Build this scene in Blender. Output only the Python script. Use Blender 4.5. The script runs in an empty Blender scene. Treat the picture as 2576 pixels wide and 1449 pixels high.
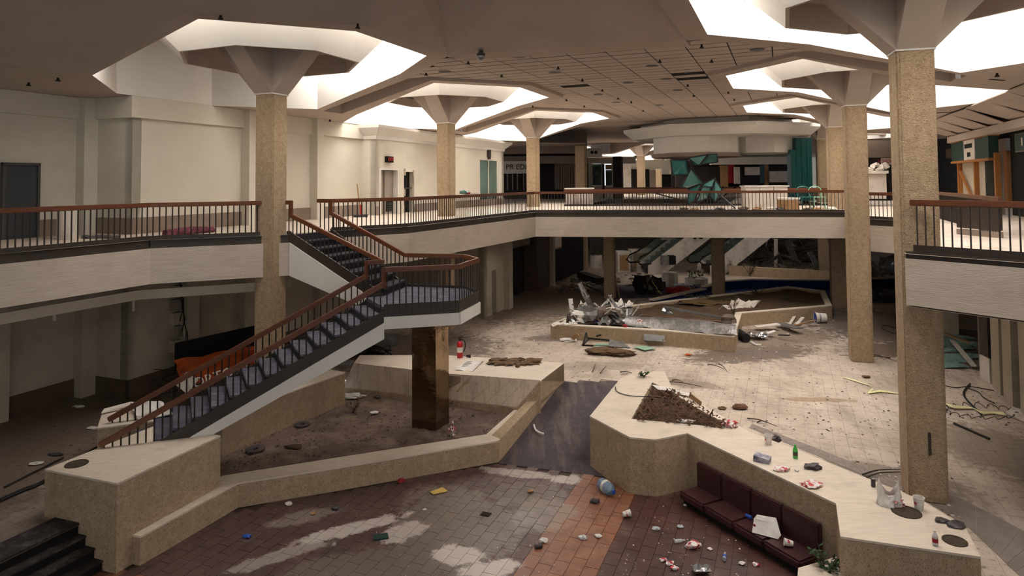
import bpy, bmesh, math, random
from mathutils import Vector, Matrix
random.seed(7)
S = 1.2          # one drawing unit is 1.2 m
EYE = 5.3        # eye height over the lower floor, in drawing units
F = 1660.0       # focal length in pixels of the 2576 px wide frame
col = bpy.context.scene.collection
sc = bpy.context.scene
# ---------------------------------------------------------------- camera, world, exposure
cd = bpy.data.cameras.new('camera'); cam = bpy.data.objects.new('camera', cd); col.objects.link(cam)
cd.sensor_width = 36; cd.lens = F/2576*36; cd.shift_y = -331/2576; cd.clip_start = .05; cd.clip_end = 400
CR = Matrix.Rotation(math.radians(90+2.2), 3, 'X') @ Matrix.Rotation(-.008, 3, 'Z')
cam.matrix_world = Matrix.Translation((0, 0, EYE*S)) @ CR.to_4x4()
sc.camera = cam
w = bpy.data.worlds.new('world'); sc.world = w; w.use_nodes = True
w.node_tree.nodes['Background'].inputs[0].default_value = (.85, .92, 1, 1)
w.node_tree.nodes['Background'].inputs[1].default_value = 1.0
sc.view_settings.view_transform = 'Standard'; sc.view_settings.look = 'None'
sc.view_settings.gamma = 1; sc.view_settings.use_curve_mapping = False
sc.view_settings.exposure = 0.32
SKY = 11.0       # radiance of the frosted skylight panes
sc.cycles.max_bounces = 12; sc.cycles.diffuse_bounces = 7; sc.cycles.glossy_bounces = 3; sc.cycles.transmission_bounces = 6
sc.cycles.sample_clamp_indirect = 8
# ---------------------------------------------------------------- helpers
def P(px, py, z):
    """the point at height z seen at a pixel of the photograph"""
    d = CR @ Vector(((px-1288)/F, -(py-393)/F, -1)); t = (z-EYE)/d.z
    return Vector((d.x*t, d.y*t, z))
def PD(px, py, y):
    """the point at depth y seen at a pixel"""
    d = CR @ Vector(((px-1288)/F, -(py-393)/F, -1)); t = y/d.y
    return Vector((d.x*t, y, EYE+d.z*t))
E1 = Vector((.38268, .92388)); E2 = Vector((-.92388, .38268))
L1 = Vector((-5.86, 16.05)); R1 = Vector((6.86, 11.26))
PER = 8.95
def UV(u, v, z=None, c=L1, sg=1):
    q = c + E1*u + E2*(v*sg)
    return Vector((q.x, q.y)) if z is None else Vector((q.x, q.y, z))
def sr(h):
    h = h.lstrip('#'); o = []
    for i in (0, 2, 4):
        c = int(h[i:i+2], 16)/255
        o.append(c/12.92 if c <= .04045 else ((c+.055)/1.055)**2.4)
    return (*o, 1)
WP = {}
def wp(o): return WP[o.name] if o else Vector((0, 0, 0))
def tag(o, label=None, cat=None, group=None, kind=None):
    if label: o['label'] = label
    if cat: o['category'] = cat
    if group: o['group'] = group
    if kind: o['kind'] = kind
    return o
def thing(name, label, cat, loc=(0, 0, 0), group=None, kind=None):
    o = bpy.data.objects.new(name, None); col.objects.link(o)
    o.location = Vector(loc)*S; WP[o.name] = Vector(loc)*S
    o.empty_display_size = .1
    return tag(o, label, cat, group, kind)
def copy_tree(o, loc, label=None, rz=0, scale=None, parent=None):
    c = o.copy(); col.objects.link(c)
    if parent is None:
        c.location = Vector(loc)*S; WP[c.name] = Vector(loc)*S; c.rotation_euler = (0, 0, rz)
        if scale: c.scale = (scale,)*3
        if label: c['label'] = label
    else: c.parent = parent; WP[c.name] = WP.get(o.name, Vector((0, 0, 0)))
    for ch in o.children: copy_tree(ch, None, parent=c)
    return c
class MB:
    def __init__(s): s.v = []; s.f = []; s.sm = False
    def add(s, vs, fs):
        n = len(s.v); s.v += [Vector(v) for v in vs]; s.f += [[i+n for i in f] for f in fs]; return s
    def hexa(s, b, t):   # bottom and top loops
        n = len(b)
        return s.add(list(b)+list(t), [list(range(n))[::-1], list(range(n, 2*n))]+[[i, (i+1) % n, n+(i+1) % n, n+i] for i in range(n)])
    def prism(s, poly, z0, z1):
        return s.hexa([(p[0], p[1], z0) for p in poly], [(p[0], p[1], z1) for p in poly])
    def box(s, c, d, rz=0, tilt=None):   # c is the centre of the base
        x, y, z = d[0]/2, d[1]/2, d[2]
        m = Matrix.Rotation(rz, 3, 'Z')
        if tilt: m = m @ Matrix.Rotation(tilt[0], 3, 'X') @ Matrix.Rotation(tilt[1], 3, 'Y')
        c = Vector(c)
        q = [(-x, -y), (x, -y), (x, y), (-x, y)]
        return s.hexa([c+m@Vector((a, b, 0)) for a, b in q], [c+m@Vector((a, b, z)) for a, b in q])
    def bar(s, p, q, w, h, up=(0, 0, 1), top=False):   # beam from p to q; top: p and q run along its upper face
        p, q = Vector(p), Vector(q); d = (q-p).normalized(); up = Vector(up)
        if abs(d.dot(up)) > .98: up = Vector((1, 0, 0))
        sd = d.cross(up).normalized(); u2 = sd.cross(d).normalized()
        o = u2*(-h if top else -h/2); o2 = u2*(0 if top else h/2)
        return s.hexa([p-sd*w/2+o, p+sd*w/2+o, q+sd*w/2+o, q-sd*w/2+o], [p-sd*w/2+o2, p+sd*w/2+o2, q+sd*w/2+o2, q-sd*w/2+o2])
    def vbar(s, p, q, w, z0, z1):   # upright slab between plan points p and q; z0, z1 numbers or pairs
        p, q = Vector(p[:2]), Vector(q[:2]); d = (q-p).normalized(); n = Vector((-d.y, d.x))*w/2
        a0, b0 = z0 if isinstance(z0, (tuple, list)) else (z0, z0); a1, b1 = z1 if isinstance(z1, (tuple, list)) else (z1, z1)
        pts = [(p-n, a0, a1), (p+n, a0, a1), (q+n, b0, b1), (q-n, b0, b1)]
        return s.hexa([(x.x, x.y, a) for x, a, b in pts], [(x.x, x.y, b) for x, a, b in pts])
    def quad(s, *pts): return s.add(pts, [list(range(len(pts)))])
    def tube(s, path, r, n=8, closed=False):
        path = [Vector(p) for p in path]; k = len(path); rings = []
        for i, p in enumerate(path):
            a = path[i-1] if i > 0 else (path[-1] if closed else p); b = path[(i+1) % k] if (i < k-1 or closed) else p
            d = (b-a); d = d.normalized() if d.length > 1e-6 else Vector((0, 0, 1))
            up = Vector((0, 0, 1)) if abs(d.z) < .9 else Vector((1, 0, 0))
            x = d.cross(up).normalized(); y = x.cross(d).normalized()
            rr = r[i] if isinstance(r, (list, tuple)) else r
            rings.append([p+x*rr*math.cos(t*2*math.pi/n)+y*rr*math.sin(t*2*math.pi/n) for t in range(n)])
        fs = []
        for i in range(k if closed else k-1):
            j = (i+1) % k
            fs += [[i*n+t, i*n+(t+1) % n, j*n+(t+1) % n, j*n+t] for t in range(n)]
        if not closed: fs += [list(range(n))[::-1], [(k-1)*n+t for t in range(n)]]
        s.sm = n > 5
        return s.add([v for r_ in rings for v in r_], fs)
    def lathe(s, prof, c, n=16, rot=None):   # prof: (radius, height)
        c = Vector(c); m = rot or Matrix.Identity(3)
        vs = [c+m@Vector((r*math.cos(t*2*math.pi/n), r*math.sin(t*2*math.pi/n), z)) for r, z in prof for t in range(n)]
        k = len(prof); fs = [[i*n+t, i*n+(t+1) % n, (i+1)*n+(t+1) % n, (i+1)*n+t] for i in range(k-1) for t in range(n)]
        if prof[0][0] > 0: fs.append(list(range(n))[::-1])
        if prof[-1][0] > 0: fs.append([(k-1)*n+t for t in range(n)])
        s.sm = n > 8
        return s.add(vs, fs)
    def sheet(s, fn, nu, nv, th=.01):   # crumpled sheet with thickness, fn(a, b) -> point
        g = [[Vector(fn(i/nu, j/nv)) for j in range(nv+1)] for i in range(nu+1)]
        vs = [p for r in g for p in r]; n = len(vs); m = nv+1
        fs = [[i*m+j, i*m+j+1, (i+1)*m+j+1, (i+1)*m+j] for i in range(nu) for j in range(nv)]
        vs += [p-Vector((0, 0, th)) for p in vs]; fs += [[x+n for x in f[::-1]] for f in fs]
        ed = [i*m for i in range(nu+1)]+[nu*m+j for j in range(1, m)]+[i*m+nv for i in range(nu-1, -1, -1)]+[j for j in range(nv-1, 0, -1)]
        fs += [[ed[k], ed[(k+1) % len(ed)], ed[(k+1) % len(ed)]+n, ed[k]+n] for k in range(len(ed))]
        return s.add(vs, fs)
    def build(s, name, mat, parent=None, bevel=0, mesh_only=False, wn=False):
        o3 = wp(parent)
        me = bpy.data.meshes.new(name); me.from_pydata([v*S-o3 for v in s.v], [], s.f); me.validate()
        bm = bmesh.new(); bm.from_mesh(me)
        bmesh.ops.remove_doubles(bm, verts=bm.verts, dist=1e-5)
        bmesh.ops.recalc_face_normals(bm, faces=bm.faces)
        if bevel:
            es = [e for e in bm.edges if len(e.link_faces) == 2 and e.calc_face_angle(0) > .5]
            bmesh.ops.bevel(bm, geom=es, offset=bevel*S, segments=2, affect='EDGES', clamp_overlap=True)
        if s.sm:
            for f in bm.faces: f.smooth = True
            for e in bm.edges:
                if len(e.link_faces) == 2 and e.calc_face_angle(0) > .7: e.smooth = False
        bm.to_mesh(me); bm.free()
        me.materials.append(mat)
        if mesh_only: return me
        o = bpy.data.objects.new(name, me); col.objects.link(o)
        if parent: o.parent = parent
        WP[o.name] = o3
        return o
def inst(name, me, parent, loc, rz=0):   # a part that shares its mesh; loc in drawing units
    o = bpy.data.objects.new(name, me); col.objects.link(o); o.parent = parent
    o.location = Vector(loc)*S-wp(parent); o.rotation_euler = (0, 0, rz); WP[o.name] = Vector(loc)*S
    return o
def struct(mb, name, mat, label, cat, parent=None, bevel=0):
    o = mb.build(name, mat, parent, bevel)
    if not parent: tag(o, label, cat, kind='structure')
    return o
# ---------------------------------------------------------------- materials
def mat(name, c1, c2=None, scale=4, rough=.7, bump=0, bscale=40, metal=0, spec=.3, stretch=(1, 1, 1), rot=0,
        speck=None, dirt=None, blobs=None, white=None, obj=False, emit=None, alpha=None, trans=0, bstretch=None, rvar=0):
    m = bpy.data.materials.new(name); m.use_nodes = True; nt = m.node_tree; N = nt.nodes; L = nt.links
    b = N['Principled BSDF']; b.inputs['Roughness'].default_value = rough; b.inputs['Metallic'].default_value = metal
    b.inputs['Specular IOR Level'].default_value = spec
    if trans: b.inputs['Transmission Weight'].default_value = trans
    if alpha is not None: b.inputs['Alpha'].default_value = alpha
    if obj: src = N.new('ShaderNodeTexCoord').outputs['Object']
    else: src = N.new('ShaderNodeNewGeometry').outputs['Position']
    def mapping(st, r=0):
        mp = N.new('ShaderNodeMapping'); L.new(src, mp.inputs[0]); mp.inputs['Scale'].default_value = st; mp.inputs['Rotation'].default_value = (0, 0, r); return mp.outputs[0]
    def noise(sc_, vec, det=5, rg=.6):
        n = N.new('ShaderNodeTexNoise'); n.inputs['Scale'].default_value = sc_; n.inputs['Detail'].default_value = det; n.inputs['Roughness'].default_value = rg
        L.new(vec, n.inputs['Vector']); return n.outputs['Fac']
    def ramp(fac, a, c):
        r = N.new('ShaderNodeMapRange'); r.inputs[1].default_value = a; r.inputs[2].default_value = c; L.new(fac, r.inputs[0]); return r.outputs[0]
    def mix(f, a, c):
        x = N.new('ShaderNodeMix'); x.data_type = 'RGBA'
        if isinstance(f, (int, float)): x.inputs[0].default_value = f
        else: L.new(f, x.inputs[0])
        for i, q in ((6, a), (7, c)):
            if isinstance(q, tuple): x.inputs[i].default_value = q
            else: L.new(q, x.inputs[i])
        return x.outputs[2]
    def mul(a, k):
        x = N.new('ShaderNodeMath'); x.operation = 'MULTIPLY'; L.new(a, x.inputs[0])
        if isinstance(k, (int, float)): x.inputs[1].default_value = k
        else: L.new(k, x.inputs[1])
        return x.outputs[0]
    vec = mapping(stretch, rot)
    c = sr(c1)
    if c2: c = mix(ramp(noise(scale, vec), .3, .7), sr(c1), sr(c2))
    if white:   # per-cell tint: (colour, cell size, amount)
        wn = N.new('ShaderNodeTexWhiteNoise'); sn = N.new('ShaderNodeVectorMath'); sn.operation = 'SNAP'
        L.new(mapping((1, 1, 1), white[3] if len(white) > 3 else 0), sn.inputs[0]); sn.inputs[1].default_value = (white[1],)*3
        L.new(sn.outputs[0], wn.inputs['Vector']); c = mix(mul(wn.outputs[0], white[2]), c, sr(white[0]))
    if speck:   # (colour, scale, size)
        for sk in (speck if isinstance(speck, list) else [speck]):
            vo = N.new('ShaderNodeTexVoronoi'); vo.inputs['Scale'].default_value = sk[1]; L.new(mapping(sk[3] if len(sk) > 3 else (1, 1, 1)), vo.inputs['Vector'])
            c = mix(mul(ramp(vo.outputs['Distance'], sk[2], sk[2]*.5), sk[4] if len(sk) > 4 else .8), c, sr(sk[0]))
    if dirt:    # (colour, scale, lo, hi, amount)
        for d in (dirt if isinstance(dirt, list) else [dirt]):
            c = mix(mul(ramp(noise(d[1], mapping(d[5] if len(d) > 5 else (1, 1, 1), d[6] if len(d) > 6 else 0), 8, .65), d[2], d[3]), d[4]), c, sr(d[0]))
    rmask = None
    if blobs:   # stains with a place of their own: (colour, x, y, rx, ry, angle, amount, roughness or None)
        for d in blobs:
            mp = N.new('ShaderNodeMapping'); mp.vector_type = 'TEXTURE'; L.new(src, mp.inputs[0])
            mp.inputs['Location'].default_value = (d[1]*S, d[2]*S, 0); mp.inputs['Rotation'].default_value = (0, 0, d[5]); mp.inputs['Scale'].default_value = (d[3]*S, d[4]*S, 1000)
            ln = N.new('ShaderNodeVectorMath'); ln.operation = 'LENGTH'; L.new(mp.outputs[0], ln.inputs[0])
            ns = noise(3.2, mapping((1, 1, 1)), 9, .72)
            ad = N.new('ShaderNodeMath'); ad.operation = 'MULTIPLY_ADD'; L.new(ns, ad.inputs[0]); ad.inputs[1].default_value = -2.0; L.new(ln.outputs['Value'], ad.inputs[2])
            mk = ramp(ad.outputs[0], .05, -.2)
            c = mix(mul(mk, d[6]), c, sr(d[0]))
            if len(d) > 7 and d[7] is not None: rmask = (mk, d[7], rmask)
    if isinstance(c, tuple): b.inputs['Base Color'].default_value = c
    else: L.new(c, b.inputs['Base Color'])
    ro = None
    if rvar:
        x = N.new('ShaderNodeMath'); x.operation = 'MULTIPLY_ADD'; L.new(noise(3, mapping((1, 1, 1))), x.inputs[0]); x.inputs[1].default_value = rvar; x.inputs[2].default_value = rough-rvar/2; ro = x.outputs[0]
    while rmask:
        x = N.new('ShaderNodeMix'); L.new(rmask[0], x.inputs[0]); x.inputs[3].default_value = rmask[1]
        if ro: L.new(ro, x.inputs[2])
        else: x.inputs[2].default_value = rough
        ro = x.outputs[0]; rmask = rmask[2]
    if ro: L.new(ro, b.inputs['Roughness'])
    if bump:
        bp = N.new('ShaderNodeBump'); bp.inputs['Strength'].default_value = bump; bp.inputs['Distance'].default_value = .02
        L.new(noise(bscale, mapping(bstretch or stretch, rot), 4), bp.inputs['Height']); L.new(bp.outputs[0], b.inputs['Normal'])
    if emit:
        b.inputs['Emission Color'].default_value = sr(emit[0]); b.inputs['Emission Strength'].default_value = emit[1]
    return m
A225 = math.radians(22.5); ZPIT = -.63
M = {}
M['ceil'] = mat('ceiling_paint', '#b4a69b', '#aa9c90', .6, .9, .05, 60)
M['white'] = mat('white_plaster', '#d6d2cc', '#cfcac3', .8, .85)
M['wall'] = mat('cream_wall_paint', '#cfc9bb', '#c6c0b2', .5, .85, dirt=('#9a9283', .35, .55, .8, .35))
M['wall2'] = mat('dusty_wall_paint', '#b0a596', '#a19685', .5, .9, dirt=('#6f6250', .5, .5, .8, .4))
M['base'] = mat('brown_base_tile', '#8b7c70', '#7c6d61', 1.5, .6, dirt=('#54483e', .8, .5, .8, .5))
M['agg'] = mat('exposed_aggregate', '#b09a7f', '#99836a', 7, .9, 1, 30, speck=[('#5d4a36', 17, .26, (.7, .7, 1.5), .6), ('#6e583f', 26, .3, (.8, .8, 1.3), .75), ('#8a7458', 11, .3, (.6, .6, 2), .5), ('#cbb99c', 26, .27)], bstretch=(.6, .6, 1.6), dirt=('#927e63', .7, .5, .8, .35))
M['agg2'] = mat('planter_aggregate', '#b39d83', '#9c866c', 8, .9, .8, 36, speck=[('#5a4733', 24, .25, (1, 1, .6), .55), ('#6b573f', 36, .33, (1, 1, .45), .75), ('#ccb896', 34, .24)], dirt=[('#856f55', 1.1, .48, .8, .5, (1, 1, .3)), ('#5f4f3c', 2.2, .62, .8, .6, (1, 1, .2))])
M['cap'] = mat('pale_terrazzo_cap', '#d3c6b5', '#c2b4a3', 3, .55, .12, 50, stretch=(1, 6, 1), rot=-A225, dirt=[('#8f7f6c', 1.3, .52, .78, .5), ('#6b5c4c', 9, .62, .75, .35)])
M['fascia'] = mat('ribbed_concrete', '#c3b7aa', '#b1a496', 3, .9, .5, 22, stretch=(.6, .6, 9), bstretch=(.5, .5, 3), dirt=[('#978775', .7, .5, .75, .4), ('#8a7760', 5, .6, .8, .25, (.4, .4, 3))])
M['wood'] = mat('oiled_handrail_wood', '#6c3b1d', '#532b15', 5, .38, .1, 60, spec=.5, stretch=(1, 1, 6))
M['metal'] = mat('dark_bronze_metal', '#2f2520', '#251c18', 6, .5, spec=.5)
M['kick'] = mat('bronze_kick_panel', '#33291f', '#2a211b', 3, .5, spec=.5, dirt=('#5e5146', 1.5, .5, .8, .4))
M['carpet'] = mat('slate_blue_carpet', '#51505d', '#42414d', 8, .95, .5, 90, dirt=[('#857d7b', 3, .5, .72, .6), ('#b5aca6', 14, .64, .72, .6)])
M['riser'] = mat('dark_carpet_riser', '#2c2930', '#212025', 8, .95, .4, 90, dirt=('#7b716c', 5, .6, .75, .4))
M['black'] = mat('dark_interior', '#171310', '#0f0c0a', 2, .9)
M['soil'] = mat('dry_planter_soil', '#75635a', '#57473c', 2.5, 1, 1, 22, speck=('#372b23', 20, .3), dirt=[('#96836f', 1.2, .5, .7, .6), ('#a8968a', 18, .62, .72, .6), ('#31271f', .7, .55, .75, .7)])
M['soil2'] = mat('brown_garden_soil', '#54422f', '#3b2d20', 3, 1, 1, 25, dirt=('#6f5a44', 1.5, .5, .7, .5))
M['glass_sky'] = mat('frosted_skylight', '#ffffff', rough=.6, emit=('#fffbf7', SKY))
M['slab'] = mat('upper_floor_tile', '#cfc2b4', '#bcae9f', 2, .5, .05, 20, dirt=('#8f8172', 1.2, .5, .75, .5))
M['tilebed'] = mat('tile_grout_bed', '#a39584', '#92836f', 3, .95)
M['pitbed'] = mat('dark_grout_bed', '#51443e', '#463933', 3, .95)
def bl(c, px, py, z, rx, ry, a, k, ro=None): p = P(px, py, z); return (c, p.x, p.y, rx, ry, a, k, ro)
fb = [bl('#5f5044', 90, 1130, 0, 6, 2.6, 1.1, .9), bl('#64564a', 200, 1000, 0, 5, 2.2, 1.1, .9), bl('#6b5d52', 60, 1290, 0, 2.2, 1.2, .6, .75), bl('#5d4f45', 1000, 880, 0, 3.5, 2.5, .3, .8), bl('#6b5b4c', 1400, 730, 0, 4.5, 8, -.3, .8), bl('#5f5147', 1890, 890, 0, 2.4, .9, .3, .9), bl('#6f6052', 1900, 850, 0, 3.2, 1.5, .2, .8),
      bl('#544840', 2250, 820, 0, 3.2, 3.5, .2, .85), bl('#5f5247', 2300, 880, 0, 2.4, 1, .0, .8), bl('#6b5b4c', 2440, 900, 0, 2.6, 1.6, -.4, .85), bl('#6f6154', 2560, 1150, 0, 1.2, 2.2, .3, .7), bl('#8a7153', 2060, 1005, 0, .9, .18, -.1, .7), bl('#75685c', 2250, 1200, 0, 1.3, .5, -.6, .8), bl('#6e6157', 1400, 850, 0, 1.2, .5, .1, .8), bl('#7d6e5f', 1700, 960, 0, 1.4, .4, -.5, .7), bl('#85776a', 1500, 920, 0, 1.6, .5, 0, .5)]
M['ftile'] = mat('cream_floor_tile', '#cabcae', '#b7a798', 1.5, .6, .1, 25, white=('#a99a88', .31, .12, -A225), blobs=fb,
                 dirt=[('#6f6053', .9, .48, .72, .6, (1, .35, 1), -.9), ('#5f5145', 2.6, .54, .72, .55, (1, .5, 1), .4), ('#4f4238', 7, .56, .68, .7), ('#968675', .3, .42, .6, .4), ('#3f342b', 22, .66, .72, .7)])
pb = [bl('#70645a', 1130, 1330, ZPIT, 1.1, 1.7, .2, .85, .35), bl('#6a5e54', 950, 1440, ZPIT, 1.6, .8, .3, .85, .35), bl('#5d5048', 1330, 1245, ZPIT, .75, .55, .1, .95, .2), bl('#5d5048', 1270, 1310, ZPIT, .75, .4, -.4, .9, .22), bl('#7f736a', 1370, 1290, ZPIT, .6, .6, .1, .6, .3),
      bl('#b9aea5', 880, 1330, ZPIT, 1.0, .22, .5, .85), bl('#b9aea5', 1010, 1340, ZPIT, .5, .3, .7, .75), bl('#beb4ab', 1150, 1395, ZPIT, .45, .3, -.2, .9), bl('#beb4ab', 1235, 1430, ZPIT, .5, .25, .2, .9), bl('#aca298', 1300, 1190, ZPIT, .8, .2, -.25, .8), bl('#b3a9a0', 1425, 1205, ZPIT, .3, .22, 0, .9), bl('#a99e95', 700, 1400, ZPIT, .9, .2, .6, .6), bl('#8d8178', 760, 1300, ZPIT, .6, .25, .4, .5)]
M['ptile'] = mat('dark_quarry_tile', '#4f3836', '#412d2b', 2, .42, .15, 20, white=('#654844', .27, .4, -A225), blobs=pb, dirt=[('#85766d', 1.4, .56, .78, .45), ('#c0b4aa', 2.6, .66, .74, .6, (1, .45, 1), -.3), ('#281b19', 5, .55, .7, .5)], spec=.5, rvar=.3)
M['otile'] = mat('orange_quarry_tile', '#8f5e43', '#7c4d37', 2, .4, .15, 20, white=('#603c2c', .31, .5, -A225), blobs=pb, dirt=[('#a08c7c', 1.0, .56, .78, .35), ('#40281d', 4, .55, .7, .5)], spec=.5, rvar=.3)
M['rtile'] = mat('red_brown_quarry_tile', '#51322b', '#432823', 2, .4, .15, 20, white=('#33201c', .31, .5, -A225), dirt=[('#8a6f62', 1.6, .56, .75, .4), ('#2d1a17', 4, .55, .7, .5)], spec=.5, rvar=.3)
M['ramp'] = mat('wet_ramp_carpet', '#4f454a', '#3f363b', 6, .75, .4, 60, dirt=[('#8d7d6b', 1.3, .5, .75, .6, (1.8, .25, 1), -A225), ('#231d1f', 1.2, .55, .75, .6), ('#a2968b', 16, .66, .72, .6)])
M['step'] = mat('black_rubber_step', '#332d2d', '#272222', 6, .7, .3, 40, dirt=[('#7a6e66', 4, .5, .72, .65), ('#8e8279', 20, .64, .7, .6)])
M['bed'] = mat('ceiling_backing', '#1d1814', rough=1)
M['ctile'] = mat('acoustic_ceiling_tile', '#bcaea3', '#b3a499', 1, .95, .1, 80, dirt=('#8f7660', .8, .62, .78, .5))
# ================================================================ STRUCTURE
from mathutils.geometry import tessellate_polygon
ZU, ZFT, ZFB, ZP = 4.06, 3.87, 3.08, -.63      # upper floor, fascia top and bottom, pit floor
ZC, ZL, ZT, ZS = 8.4, 7.536, 8.5, 9.75         # ring soffit, low soffit, tile ceiling, skylight
def xy(v): return (v[0], v[1])
def inpoly(p, poly):
    r = False; n = len(poly); j = n-1
    for i in range(n):
        if (poly[i][1] > p[1]) != (poly[j][1] > p[1]) and p[0] < (poly[j][0]-poly[i][0])*(p[1]-poly[i][1])/(poly[j][1]-poly[i][1])+poly[i][0]: r = not r
        j = i
    return r
def flat(mb, polys, z):
    vs = [Vector((p[0], p[1], z)) for q in polys for p in q]
    return mb.add(vs, [list(t) for t in tessellate_polygon([[Vector((p[0], p[1], 0)) for p in q] for q in polys])])
# ---- plan points
bkA, bkB, bkC = P(113, 1180, .73), P(295, 1215, .73), P(555, 1095, .73)
bkD = bkC+bkA-bkB
pitL = P(345, 1423, ZP)
bnF = [P(353, 1349, -.18), P(599, 1214, -.18), P(850, 1175, -.18), P(1254, 1108, -.18), P(1347, 1024, -.18)]   # bench, pit side
bnB = [None, P(560, 1196, -.18), P(850, 1150, -.18), P(1223, 1092, -.18), P(1300, 1024, -.18)]
rampA, rampB, rampC, rampD = P(1255, 1165, ZP), P(1485, 1195, ZP), P(1545, 958, 0), P(1416, 958, 0)
ZR = .43
rp = {k: P(*k, ZR) for k in [(1484, 1046), (1584, 1099), (1648, 1105), (1729, 1089), (2103, 1266), (2114, 1349), (2467, 1400), (2429, 1327), (2322, 1259), (2010, 1133), (1880, 1073), (1560, 952), (1638, 958), (1671, 933), (1580, 1053), (1751, 1019), (1850, 1078)]}
stq = [P(212, 1311, 0), P(239, 1336, -.1575), P(267, 1364, -.315), P(295, 1390, -.4725)]
floorpit = [xy(stq[0]+E1.to_3d()*.3), xy(bkA), xy(bkD), (-6.35, 14.0), (-5.0, 17.2), xy(P(889, 900, .49)), xy(P(1126, 930, .49)), xy(rampD), xy(rampC), xy(rp[(1638, 958)]), xy(rp[(1751, 1019)]),
            xy(rp[(2010, 1133)]), xy(rp[(2322, 1259)]), xy(rp[(2467, 1400)]), (6.5, 5.0), (6.0, -2), (-11, -2), xy(stq[0]-E1.to_3d()*9)]
lower_out = [(-26, -6), (12, -8), (24, 2), (46, 60), (46, 95), (-8, 95), (-14, 40)]
mb = MB(); flat(mb, [lower_out, floorpit], -.02)
floor_lower = struct(mb, 'floor', M['tilebed'], 'pale tiled ground floor of the concourse under dirt and rubble', 'floor')
mb = MB(); flat(mb, [[(-12, -3), (7, -3), (8, 5), (9, 12), (6, 16), (1, 18), (-8, 13), (-10, 9)]], ZP-.02)
floor_pit = struct(mb, 'floor_pit', M['pitbed'], 'sunken seating pit floor of brown and orange quarry tiles', 'floor')
# ---- floor tiles
def tiles(parent, name, z, step, ang, u0, u1, v0, v1, keep, pick, gap=.006, h=.02, org=(0, 0), maxparts=300, jit=.0015, step2=None, brick=False):
    ca, sa = math.cos(ang), math.sin(ang); cells = []
    step2 = step2 or step
    for i in range(int(u0/step), int(u1/step)):
        for j in range(int(v0/step2), int(v1/step2)):
            jj = j+(.5 if brick and i % 2 else 0)
            a, b_ = (i+.5+(.5 if brick and j % 2 else 0))*step, (j+.5)*step2
            p = (org[0]+a*ca-b_*sa, org[1]+a*sa+b_*ca)
            if keep(p): cells.append((p[0]**2+p[1]**2, p))
    cells.sort(); rnd = random.Random(3); parts = {}; rest = {}
    for n, (d, p) in enumerate(cells):
        m = pick(p); zz = z-h+rnd.uniform(-jit, jit)
        if n < maxparts:
            if m not in parts:
                t = MB(); t.box((0, 0, 0), (step-gap, step2-gap, h), ang); parts[m] = t.build(name, M[m], None, mesh_only=True)
            inst(name, parts[m], parent, (p[0], p[1], zz))
        else: rest.setdefault(m, MB()).box((p[0], p[1], zz), (step-gap, step2-gap, h), ang)
    for m, t in rest.items():
        o = t.build(name, M[m], parent); o['kind'] = 'stuff'
ANG = math.radians(90-22.5)
def px_of(p, z):
    q = CR.transposed() @ (Vector((p[0], p[1], z))-Vector((0, 0, EYE)))
    return (1288+F*q.x/-q.z, 393-F*q.y/-q.z) if q.z < -.1 else (-9999, 0)
def seen(p, z, mg=90):
    x, y = px_of(p, z); return -mg < x < 2576+mg and y < 1449+mg
walls_keep = lambda p: (p[0]-L1.x)*E2.x+(p[1]-L1.y)*E2.y < 5.0 and (p[0]-R1.x)*-E2.x+(p[1]-R1.y)*-E2.y < 6.5
pit2 = floorpit
tiles(floor_lower, 'floor_tile', 0, .26, ANG, -5, 40, -34, 20, lambda p: seen(p, 0) and 8 < p[1] < 34 and not inpoly(p, pit2) and walls_keep(p), lambda p: 'ftile', gap=.0035)
mb = MB(); flat(mb, [[p for p in [(-8, 34), (30, 34), (46, 60), (46, 95), (-8, 95)]]], -.003)
tag(struct(mb, 'floor_tile', M['ftile'], None, None, floor_lower))
o1, o2 = P(1585, 1270, ZP), P(1524, 1440, ZP)
o2 = o1-E1.to_3d()*3
def pitpick(p):
    a, b_ = Vector(xy(o1)), Vector(xy(o2)); d = (b_-a).normalized(); k = (p[0]-a.x)*-d.y+(p[1]-a.y)*d.x
    if k > 0: return 'rtile'
    if k > -2.1: return 'otile'
    q = (Vector(p)-Vector(xy(pitL))); s_ = q.x*E1.x+q.y*E1.y
    if s_ < -.1 and q.x*-E2.x+q.y*-E2.y < 2.0: return 'otile'
    return 'ptile'
pitpoly = [xy(stq[3]), xy(pitL), xy(P(599, 1279, ZP)), xy(rampA), xy(rampB), (5.5, 12.5), (6, 4), (-12, 4)]
def sgn(p):
    a, b_ = Vector(xy(o1)), Vector(xy(o2)); d = (b_-a).normalized(); return (p[0]-a.x)*-d.y+(p[1]-a.y)*d.x
flip = -1 if sgn(xy(P(1900, 1400, ZP))) < 0 else 1
_pp = pitpick
def pitpick(p):
    a, b_ = Vector(xy(o1)), Vector(xy(o2)); k = sgn(p)*flip
    if k > 0: return 'rtile'
    if k > -1.16: return 'otile'
    q = (Vector(p)-Vector(xy(pitL)))
    if q.x*E1.x+q.y*E1.y < -.15 and q.x < 1.6: return 'otile'
    return 'ptile'
GO = Vector(xy(o1))
tiles(floor_pit, 'quarry_tile', ZP, .36, ANG, -16, 12, -14, 14, lambda p: seen(p, ZP) and inpoly(p, pitpoly), pitpick, gap=.007, step2=.232, brick=True, org=(GO.x, GO.y))
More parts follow.
